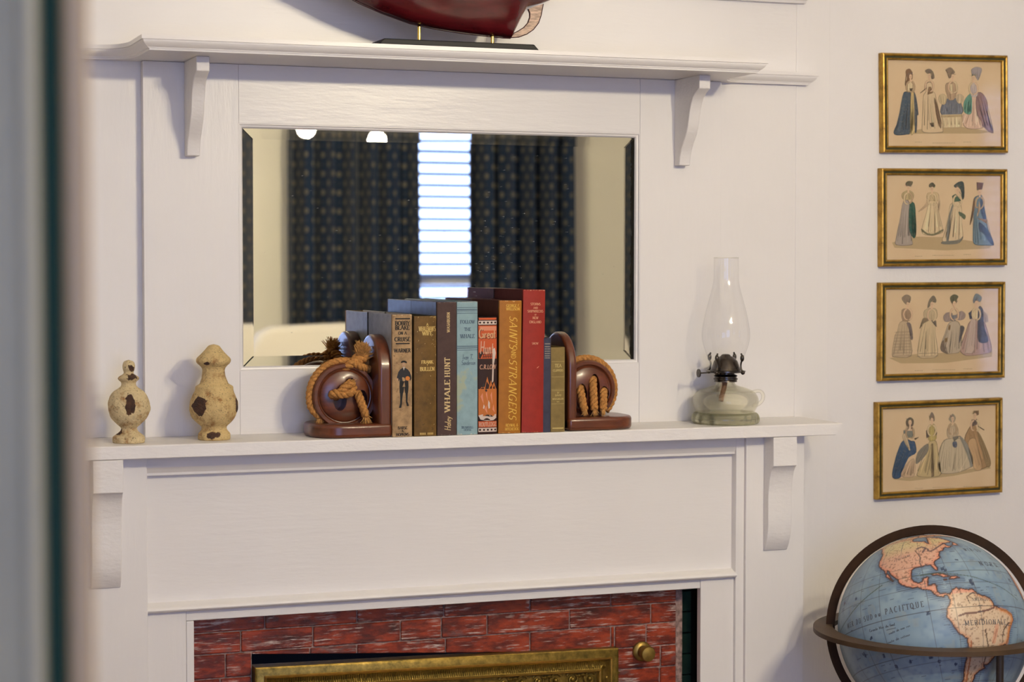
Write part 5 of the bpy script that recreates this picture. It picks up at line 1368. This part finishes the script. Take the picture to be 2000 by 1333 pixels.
    for gi, fig in enumerate(FIGS[fi]):
        it = []; lay = 1
        rn = random.Random(fi*10+gi)
        for (kd, col, poly) in fig:
            lay += 1
            if kd == 'f':
                cx, cy, rx, ry = poly
                it.append((col, [Z(cx+rx*math.cos(2*pi*i/14), cy+ry*math.sin(2*pi*i/14)) for i in range(14)], lay+4))
                it.append((col, [Z(cx-8,cy+ry*.6), Z(cx+8,cy+ry*.6), Z(cx+10,cy+ry+28), Z(cx-10,cy+ry+28)], lay+3))
                for sx in (-6, 6): it.append((K, [Z(cx+sx-3,cy-3), Z(cx+sx+3,cy-3), Z(cx+sx+3,cy+1), Z(cx+sx-3,cy+1)], lay+5))
                for sx in (-1, 1):      # shoulders, arms and hands
                    P_ = catmull([(cx+sx*14,cy+ry+30,0), (cx+sx*36,cy+ry+48,0), (cx+sx*46,cy+ry+95,0), (cx+sx*(34+rn.uniform(-8,12)),cy+ry+140,0), (cx+sx*8+rn.uniform(-6,6),cy+ry+150+rn.uniform(-10,15),0)], 12)
                    ac = rn.choice((SK, CR, (.52,.36,.22)))
                    for i in range(12):
                        w1, w2 = 10-.42*i, 10-.42*(i+1); a_, b_ = P_[i], P_[i+1]; nn_ = Vector((-(b_-a_).y, (b_-a_).x)).normalized()
                        it.append((tuple(c*.35 for c in ac), [Z(a_.x+nn_.x*(w1+2.2),a_.y+nn_.y*(w1+2.2)), Z(b_.x+nn_.x*(w2+2.2),b_.y+nn_.y*(w2+2.2)), Z(b_.x-nn_.x*(w2+2.2),b_.y-nn_.y*(w2+2.2)), Z(a_.x-nn_.x*(w1+2.2),a_.y-nn_.y*(w1+2.2))], lay+1))
                        it.append((ac, [Z(a_.x+nn_.x*w1,a_.y+nn_.y*w1), Z(b_.x+nn_.x*w2,b_.y+nn_.y*w2), Z(b_.x-nn_.x*w2,b_.y-nn_.y*w2), Z(a_.x-nn_.x*w1,a_.y-nn_.y*w1)], lay+2))
                for k in range(7):       # plumes and ribbons on the headdress
                    a_ = rn.uniform(-2.6,-.5); r0_, r1_ = ry*1.0, ry*1.0+rn.uniform(12,40); b_ = a_+rn.uniform(-.35,.35); hc_ = tuple(c*rn.uniform(.6,1.6) for c in (.20,.15,.11))
                    it.append((hc_, [Z(cx+r0_*math.cos(a_)-4,cy+r0_*math.sin(a_)), Z(cx+r0_*math.cos(a_)+4,cy+r0_*math.sin(a_)), Z(cx+r1_*math.cos(b_)+1,cy+r1_*math.sin(b_)), Z(cx+r1_*math.cos(b_)-1,cy+r1_*math.sin(b_))], lay+3))
                it.append(((.50,.20,.14), [Z(cx-4,cy+13), Z(cx+4,cy+13), Z(cx+3,cy+16), Z(cx-3,cy+16)], lay+5))
                continue
            if kd == 'h':
                x0, x1, y0, y1, nn = poly
                for i in range(nn):
                    y = y0+(y1-y0)*i/max(1,nn-1); ins_ = (y-y0)/(y1-y0)*20
                    it.append((col, [Z(x0-ins_,y), Z(x1+ins_*.5,y-6), Z(x1+ins_*.5,y-1), Z(x0-ins_,y+5)], lay+1))
                continue
            # dark key line, then the colour wash
            if len(poly) > 4:        # round the traced outline off
                q = []; m = len(poly)
                for i in range(m):
                    a_, b_, c_, d_ = [Vector(poly[(i+k) % m]) for k in (-1, 0, 1, 2)]
                    for u in (0, .33, .66): q.append(tuple(.5*((2*b_)+(c_-a_)*u+(2*a_-5*b_+4*c_-d_)*u*u+(3*b_-a_-3*c_+d_)*u**3)))
                poly = q
            cx = sum(p[0] for p in poly)/len(poly); cy = sum(p[1] for p in poly)/len(poly)
            line = tuple(c*.32 for c in col)
            it.append((line, [Z(*p) for p in poly], lay))
            it.append((col, [Z(cx+(p[0]-cx)*.955, cy+(p[1]-cy)*.975) for p in poly], lay+1))
            lay += 1
            if kd in 'sp':
                ylo, yhi = min(p[1] for p in poly), max(p[1] for p in poly)
                def span(y):
                    xs_ = []
                    for a, b in zip(poly, poly[1:]+poly[:1]):
                        if (a[1]-y)*(b[1]-y) < 0: xs_.append(a[0]+(b[0]-a[0])*(y-a[1])/(b[1]-a[1]))
                    return (min(xs_), max(xs_)) if len(xs_) > 1 else None
                nf = 15 if kd == 's' else 6
                for k in range(nf):
                    t = (k+.5)/nf+rn.uniform(-.05,.05); ya = ylo+(yhi-ylo)*rn.uniform(.05,.4); yb2 = ylo+(yhi-ylo)*rn.uniform(.75,.97)
                    sa2, sb2 = span(ya), span(yb2)
                    if not sa2 or not sb2: continue
                    xa, xb = sa2[0]+(sa2[1]-sa2[0])*t, sb2[0]+(sb2[1]-sb2[0])*t; wl = rn.uniform(1.5,6)*(1 if kd == 's' else .6)
                    sh = rn.choice((.35,.5,.6,.7,1.35,1.5)); cc = tuple(min(.85,c*sh) for c in col)
                    it.append((cc, [Z(xa-1,ya), Z(xa+1,ya), Z(xb+wl,yb2), Z(xb-wl,yb2)], lay+1))
        inked('printed_figure', it)
    box('glass_pane', -wd/2+.0105, wd/2-.0105, -.0088, -.0084, .0105, ht-.0105, M_PANE, e, bevel=0, local=True)

# ================================================================== globe on its stand
import numpy as np
GC = Vector((.65838, -.34, .95509)); GR = .1405
RM = Matrix(((.84736,.53002,.03255),(-.49698,.76995,.40024),(.18707,-.35532,.91583)))
globe = empty('globe', (GC.x, GC.y, 0), 'antique style terrestrial globe in a brown meridian ring and stand', 'globe')
NA = [(71,-156),(70,-145),(69.5,-135),(70,-128),(68.5,-115),(68,-108),(69,-100),(67.5,-95),(69.5,-92),(68.5,-86),(66.5,-86),(64,-88),(61.5,-94),(58.8,-94.5),(57,-92),(55.2,-85),(55,-82),(52.5,-81),(51,-79.5),(54.5,-79),(58.5,-78),(62.3,-77.5),(61,-70),(58.5,-66),(60.3,-64.5),(57,-61.5),(54,-57.5),(52,-55.7),(50.2,-60),(50.2,-66),(48.7,-68.5),(49,-65),(47,-64.8),(46,-62),(45.8,-60),(44,-65),(45,-66.5),(44,-69),(42,-70.5),(41.5,-71),(40.7,-74),(38.5,-75),(37,-76),(35.3,-75.6),(33.5,-78.5),(31.5,-81),(29,-80.9),(27,-80),(25.3,-80.4),(25.3,-81.2),(27.8,-82.8),(29.8,-83.8),(30.2,-87),(29.5,-89.5),(29.3,-92),(29.3,-94.7),(27.8,-97),(25.5,-97.3),(22.3,-97.8),(19.5,-96.3),(18.2,-94),(18.6,-91.5),(20.8,-90.4),(21.4,-88),(21.2,-86.8),(18.5,-88),(15.8,-88.5),(15.9,-84),(14.5,-83.3),(11,-83.7),(9.2,-82),(9.3,-79.8),(8.9,-77.3),
      (8.6,-76.8),(11,-74.8),(12.3,-71.8),(10.8,-70.2),(11.6,-69.5),(10.5,-66),(10.6,-62),(8.5,-60.5),(6.8,-58),(5.9,-55),(4.5,-51.8),(1.5,-50),(0,-50),(-1,-47),(-2.6,-44),(-2.9,-40),(-5,-36),(-8,-34.8),(-13,-38.6),(-18,-39.5),(-22.5,-41.5),(-23.5,-45.5),(-26,-48.5),(-29,-49.5),(-33,-53),(-35,-56),(-34.5,-58.3),(-37,-56.8),(-39,-61.8),(-41,-64.5),(-43,-64.5),(-47,-66),(-50.5,-69),(-53,-68.5),(-55,-67),(-53,-73.5),(-48,-75),(-42,-73.5),(-37,-73.3),(-30,-71.5),(-23.5,-70.4),(-18.3,-70.3),(-15.5,-75),(-12,-77.2),(-8,-79),(-5,-81.2),(-2.5,-80.5),(0,-80),(1.5,-78.8),(4,-77.4),(7,-77.8),(8.2,-78.6),
      (8.2,-79.7),(7.2,-80.5),(7.8,-83),(9.6,-85.7),(12.4,-87.5),(13,-89.5),(13.7,-92),(15.7,-95),(15.5,-97.5),(17.3,-101.5),(19.1,-104.5),(20.5,-105.7),(23,-106.5),(26,-109.3),(28.5,-111.8),(31.2,-113.3),(31.9,-114.8),(29.5,-114.6),(27,-112.3),(24.5,-110.9),(23,-109.5),(22.8,-110.3),(25,-112.3),(27.5,-115),(29,-115),(32.5,-117.4),(34.3,-119.8),(36.5,-122),(38.5,-123.3),(42,-124.4),(46.5,-124),(49,-124.5),(52,-128),(55,-130.5),(58.5,-135),(59.8,-140),(60.5,-146),(59,-152),(56,-158),(55,-163),(58.5,-158),(60,-165),(63,-165),(65.5,-168),(68,-166)]
ISL = [[(22.8,-84.8),(23.4,-81.5),(22.2,-77.5),(20.2,-74.0),(19.7,-77.5),(21.4,-80),(21.9,-84)], [(20,-73),(19.8,-70),(18.6,-68.2),(17.9,-72),(18.3,-74.4)], [(60,-44),(65,-40),(70,-22),(77,-18),(82,-30),(81,-60),(76,-68),(70,-54),(65,-53)], [(73,-80),(70,-70),(66,-62),(62.5,-66),(64.5,-74),(68,-74),(70,-88)], [(47,-59),(49.5,-56),(51.5,-55.5),(49,-53),(46.8,-53)], [(18.3,-78.2),(18.3,-76.3),(17.8,-76.5),(17.9,-78)], [(20.2,-156),(19.5,-154.8),(19,-155.7)], [(15,-17),(21,-17),(28,-13),(35,-6),(36,10),(5,10),(4.5,-7),(8,-13)], [(66,-171),(64,-173),(62,179),(60,165),(70,165),(69,-178)]]
lon = np.concatenate([np.arange(-172, 12, .42), np.arange(12, 188, 2.0)]); lat = np.arange(-90, 90.01, .42); lat[-1] = 90
LO, LA = np.meshgrid(lon, lat)
def inside(poly):
    ins_ = np.zeros(LO.shape, bool); dist = np.full(LO.shape, 99.)
    cl_ = np.cos(np.radians(LA)).clip(.2)
    for (a1, o1), (a2, o2) in zip(poly, poly[1:]+poly[:1]):
        if abs(o2-o1) > 180: continue
        c_ = ((a1 > LA) != (a2 > LA)) & (LO < (o2-o1)*(LA-a1)/((a2-a1) or 1e-9)+o1); ins_ ^= c_
        dx_, dy_ = (o2-o1)*cl_, a2-a1
        t_ = (((LO-o1)*cl_*dx_+(LA-a1)*dy_)/(dx_**2+dy_**2+1e-9)).clip(0, 1)
        dist = np.minimum(dist, np.hypot((LO-o1)*cl_-t_*dx_, LA-a1-t_*dy_))
    return ins_, dist
# small coastline jitter so the outline looks engraved
rj = random.Random(2)
def rough(poly):
    out = []
    for (a1, o1), (a2, o2) in zip(poly, poly[1:]+poly[:1]):
        L0 = math.hypot(a2-a1, o2-o1); n_ = max(1, int(L0/1.3))
        for k in range(n_):
            t = k/n_; j = .35 if k else 0
            out.append((a1+(a2-a1)*t+rj.uniform(-j,j), o1+(o2-o1)*t+rj.uniform(-j,j)))
    return out
land = np.zeros(LO.shape, bool); dist = np.full(LO.shape, 99.)
for poly in [rough(NA)]+[rough(p) for p in ISL]:
    i_, d_ = inside(poly); land |= i_; dist = np.minimum(dist, d_)
rs = np.random.RandomState(1)
def smooth_noise(sx, sy):
    g_ = rs.rand(64, 64); xi = (LO+180)/sx % 63; yi = (LA+90)/sy % 63
    x0 = xi.astype(int); y0 = yi.astype(int); fx = xi-x0; fy = yi-y0; fx = fx*fx*(3-2*fx); fy = fy*fy*(3-2*fy)
    return (g_[y0,x0]*(1-fx)+g_[y0,(x0+1)%64]*fx)*(1-fy)+(g_[(y0+1)%64,x0]*(1-fx)+g_[(y0+1)%64,(x0+1)%64]*fx)*fy
def c3(*c): return np.array(c)
def mix(a, b, t): return a*(1-t[..., None])+b*t[..., None]
n1 = smooth_noise(9, 7); n2 = smooth_noise(2.6, 2.2); n3 = smooth_noise(.9, .9)
oc = mix(np.broadcast_to(c3(.17,.26,.36), LO.shape+(3,)), c3(.27,.37,.44), n1)
oc = mix(oc, c3(.40,.38,.22), (n1 < .25)*.35*(n2))
oc = mix(oc, c3(.10,.17,.30), (n2**3)*.5)
oc = mix(oc, c3(.045,.08,.17), np.exp(-dist/1.7)*.80*(~land)+0)
nam = (LA > 8.4)
canada = ((LA-42)/10+(-(LO+100))/160).clip(0, 1)
ln = mix(np.broadcast_to(c3(.60,.35,.25), LO.shape+(3,)), c3(.56,.46,.24), canada)
ln = np.where(nam[..., None], ln, mix(np.broadcast_to(c3(.60,.47,.33), LO.shape+(3,)), c3(.52,.36,.24), n2*.6))
ln = mix(ln, np.where(nam[..., None], c3(.62,.22,.14), c3(.56,.22,.09)), np.exp(-(dist/1.6)**2)*.85)
ln = mix(ln, c3(.16,.08,.045), ((n3 > .72) & (n2 > .30))*.6)
ln = mix(ln, c3(.66,.56,.42), (n3 < .15)*.35)
hat = ((LA/1.25) % 1 < .36) & (dist < 1.2+3.6*n1) & (n2 > .25)
oc = mix(oc, c3(.05,.085,.16), hat*.6)
col = np.where(land[..., None], ln, oc)
col = mix(col, c3(.055,.022,.015), (dist < .42)*.9)
# inland waters and rivers of the print
def stroke(pts, wdt, c, a=.85):
    global col
    d = np.full(LO.shape, 99.); cl_ = np.cos(np.radians(LA)).clip(.2)
    for (a1, o1), (a2, o2) in zip(pts[:-1], pts[1:]):
        dx_, dy_ = (o2-o1)*cl_, a2-a1
        t_ = (((LO-o1)*cl_*dx_+(LA-a1)*dy_)/(dx_**2+dy_**2+1e-9)).clip(0, 1)
        d = np.minimum(d, np.hypot((LO-o1)*cl_-t_*dx_, LA-a1-t_*dy_))
    col = mix(col, c3(*c), (d < wdt)*a)
INKC = (.06,.03,.02)
stroke([(46.5,-91),(48,-87),(46.6,-84.5),(45.8,-84),(42,-87)], .7, (.10,.06,.07)); stroke([(45.8,-84),(44.5,-82.2),(42.5,-82.3),(42,-81),(42.8,-79),(43.5,-77),(45,-74.5),(47,-71),(49,-67)], .6, (.10,.06,.07))
stroke([(29.5,-90),(33,-91),(37,-89.5),(41,-91),(45,-93)], .28, INKC); stroke([(-1,-50),(-2.5,-54),(-3.2,-59),(-4,-64),(-4,-70),(-5,-74)], .55, (.10,.03,.03))
stroke([(-34,-58.5),(-30,-57.5),(-25,-56),(-18,-57.5),(-14,-58)], .4, INKC); stroke([(-22,-53),(-18,-51),(-14,-50)], .3, INKC); stroke([(-10,-37),(-10,-40),(-14,-44),(-18,-45)], .4, INKC)
stroke([(-20,-68),(-28,-68.5),(-36,-70),(-44,-71),(-52,-71.5)], .5, (.35,.10,.03)); stroke([(8.5,-62),(6,-67),(2,-66)], .28, INKC)
stroke([(-22,-40.5),(-14,-39.5),(-8,-36.0),(-5,-36.5),(-2.9,-41),(-2,-45)], 1.1, (.55,.20,.05), .55); stroke([(-12,-49.5),(-21,-52)], 1.4, (.60,.26,.15), .6)
for (a_, o_, s_) in ((14,-61,1.4),(16,-61.5,1.2),(13,-60.8,1.1),(26,-77,1.3),(24.5,-75.5,1.0),(32.3,-64.7,.9),(-1,-91,1.2),(-18,-112,1.3),(-16,-140,1.5),(-20,-125,1.1),(-33,-79,1.0),(19,-140,1.0),(-27,-109,1.0),(-8,-130,1.0),(-26,-95,1.3),(-30,-90,1.0),(-28,-120,1.2),(18,-25,1.2),(28,-38,.8)):
    for k in range(5): stroke([(a_+rj.uniform(-1,1)*s_, o_+rj.uniform(-1,1)*s_), (a_+rj.uniform(-1,1)*s_, o_+rj.uniform(-1,1)*s_)], .35*s_, (.03,.05,.10), .8)
for k in range(90):        # engraved place-name dashes over sea and land
    a_, o_ = rj.uniform(-45, 60), rj.uniform(-150, -25); L0 = rj.uniform(2, 6)
    stroke([(a_, o_), (a_+.2, o_+L0)], .16, (.05,.06,.09), .75)
stroke([(23.5,-172),(23.5,-10)], .22, (.05,.07,.06), .8); stroke([(-23.5,-172),(-23.5,-10)], .22, (.05,.05,.05), .8); stroke([(0,-172),(0,-10)], .30, (.04,.03,.03), .85)
stroke([(1,-172),(8,-150),(15,-135),(22,-118)], .35, (.04,.08,.05), .75); stroke([(23.4,-97),(23,-80),(19,-60),(12,-40),(5,-25)], .3, (.05,.08,.05), .75)
for o_ in range(-165, 0, 15): stroke([(-80,o_),(-40,o_),(0,o_),(40,o_),(80,o_)], .15, (.07,.07,.08), .65)
for a_ in (-45,-30,-15,15,30,45,60,75): stroke([(a_,-172),(a_,-90),(a_,-10)], .15, (.07,.07,.08), .6)
# mesh
lar, lor = np.radians(LA), np.radians(LO)
V = np.stack([np.cos(lar)*np.cos(lor), np.cos(lar)*np.sin(lor), np.sin(lar)], -1).reshape(-1, 3) @ np.array(RM).T * GR
nl, no = LO.shape
ii, jj = np.meshgrid(np.arange(nl-1), np.arange(no), indexing='ij')
quads = np.stack([ii*no+jj, ii*no+(jj+1) % no, (ii+1)*no+(jj+1) % no, (ii+1)*no+jj], -1).reshape(-1, 4)
me = bpy.data.meshes.new('globe_ball')
me.vertices.add(len(V)); me.vertices.foreach_set('co', V.astype(np.float32).ravel())
me.loops.add(quads.size); me.loops.foreach_set('vertex_index', quads.astype(np.int32).ravel())
me.polygons.add(len(quads)); me.polygons.foreach_set('loop_start', (np.arange(len(quads))*4).astype(np.int32))
me.update(calc_edges=True); me.validate()
me.polygons.foreach_set('use_smooth', np.ones(len(me.polygons), bool))
ca_ = me.color_attributes.new('map', 'FLOAT_COLOR', 'POINT')
ca_.data.foreach_set('color', np.concatenate([col.reshape(-1,3), np.ones((len(V),1))], 1).astype(np.float32).ravel())
m_, t_, N_, L_, B_ = nt('printed_globe_map')
vc = N_.new('ShaderNodeVertexColor'); vc.layer_name = 'map'
L_.new(vc.outputs[0], B_.inputs['Base Color']); B_.inputs['Roughness'].default_value = .42
me.materials.append(m_)
gb = bpy.data.objects.new('globe_ball', me); COL.objects.link(gb); gb.parent = globe; gb.location = GC-WL[globe.name]
reg(gb, GC)
def gtext(s, la, lo0, lo1, h, dla=0, **kw):
    P, wd_ = text_polys(s, 1.0, **kw); mb = MB(); sc_ = (lo1-lo0)/wd_
    for poly in P:
        vs = []
        for px, py in poly:
            o_ = math.radians(lo0+px*sc_); a_ = math.radians(la+py*h+dla*px/wd_)
            v = RM @ Vector((math.cos(a_)*math.cos(o_), math.cos(a_)*math.sin(o_), math.sin(a_)))
            vs.append(GC+v*GR*1.0012)
        mb.add(vs, [tuple(range(len(vs)))])
    return mb.build('map_lettering', flat('map_ink', (.07,.075,.09)), gb, fix=False)
gtext('MER DU SUD', 2.5, -150, -126, 3.0, track=.5, thick=.2); gtext('ou PACIFIQUE', 3.0, -124, -93, 3.4, track=.55, thick=.2)
gtext('AMERIQUE', 3.0, -64, -52, 2.0, track=.3); gtext('MERIDIONALE', -11, -71, -42, 2.8, track=.3, thick=.15)
gtext('MER DU', 40, -52, -34, 3.0, track=.6, thick=.2); gtext('NORD', 27, -48, -30, 3.2, track=.9, thick=.2); gtext('LOUISIANE', 38, -110, -97, 1.8, dla=2, track=.3)
gtext('Tropique du cancer', 20.6, -95, -85, 1.4, serif=False); gtext('Grande Mer du Sud', -4.5, -130, -112, 1.6, serif=False); gtext('route de navires', -9, -117, -103, 1.5, dla=2, serif=False); gtext('route de retour', -14, -120, -104, 1.5, dla=2, serif=False)
M_RING = wood('dark_brown_ring', (.014,.006,.003), (.040,.017,.007), scale=(1,1,1), rough=.55, coat=.0)
M_RING.node_tree.nodes['Principled BSDF'].inputs['Specular IOR Level'].default_value = .12
M_RINGT = plain('brown_horizon_ring', (.070,.042,.022), .55, var=.2, vscale=30, spec=.3)
pole = RM @ Vector((0,0,1)); vd = (Vector(CAM)-GC).normalized()
nrm = (vd-pole*vd.dot(pole)).normalized(); sdv = nrm.cross(pole).normalized()
def annulus(name, r0, r1, th, ax, ay, an, mat, off=0, n=96):
    mb = MB(); vs = []
    for k in range(n):
        a = 2*pi*k/n; d_ = ax*math.cos(a)+ay*math.sin(a)
        for (r_, h_) in ((r0,-th/2),(r1,-th/2),(r1,th/2),(r0,th/2)): vs.append(GC+d_*r_+an*(h_+off))
    fs = [(k*4+i, k*4+(i+1) % 4, ((k+1) % n)*4+(i+1) % 4, ((k+1) % n)*4+i) for k in range(n) for i in range(4)]
    mb.add(vs, fs); return mb.build(name, mat, globe, smooth=True)
annulus('meridian_ring', GR*1.035, GR*1.128, .006, sdv, pole, nrm, M_RING)
X_, Y_, Z_ = Vector((1,0,0)), Vector((0,1,0)), Vector((0,0,1))
HO = -.003
annulus('horizon_ring', GR*1.055, GR*1.262, .007, X_, Y_, Z_, M_RINGT, HO)
for s in (1, -1):
    MB().tube([GC+pole*GR*.99*s, GC+pole*GR*1.04*s], .004, 10).build('axis_pivot', M_RING, globe, smooth='all')
MB().lathe([(.0005,.0010),(.030,.0006),(.034,-.0022),(.034,-.004),(.0005,-.004)], (0,0,0), 32, close=False)
hc = MB(); n = 28
for k in range(n):
    a = 2*pi*k/n; hc.v.append(GC+pole*(GR*.9930)+(sdv*math.cos(a)+nrm*math.sin(a))*.021)
for k in range(n):
    a = 2*pi*k/n; hc.v.append(GC+pole*(GR*1.010)+(sdv*math.cos(a)+nrm*math.sin(a))*.016)
hc.f = [(k,(k+1) % n,n+(k+1) % n,n+k) for k in range(n)]+[tuple(range(n,2*n))]; hc.m = [0]*len(hc.f)
hc.build('pole_cap', M_RING, globe, smooth=True)
lp = atz(1944, 1272, GC.z+HO); ang = math.atan2(lp.y-GC.y, lp.x-GC.x); rl = GR*1.225
M_LEG = plain('black_brown_leg', (.016,.010,.008), .4)
for k in range(3):
    a = ang+k*pi/2; x, y = GC.x+rl*math.cos(a), GC.y+rl*math.sin(a)
    MB().lathe([(.0055,GC.z+HO-.0035),(.0055,.72),(.011,.70),(.008,.66),(.011,.40),(.013,.12),(.008,.06),(.012,.03),(.009,0)], (x,y,0), 16).build('leg', M_LEG, globe, smooth=True)
    x2, y2 = GC.x-rl*math.cos(a), GC.y-rl*math.sin(a)
    if k != 2: MB().tube([(x,y,.12+.012*k), ((x2,y2,.12) if k == 0 else (GC.x,GC.y,.132))], .008, 10).build('stretcher', M_LEG, globe, smooth='all')
MB().tube([GC-pole*GR*1.11, Vector((GC.x,GC.y,.70)), Vector((GC.x,GC.y,.125))], .011, 12).build('centre_post', M_LEG, globe, smooth='all')
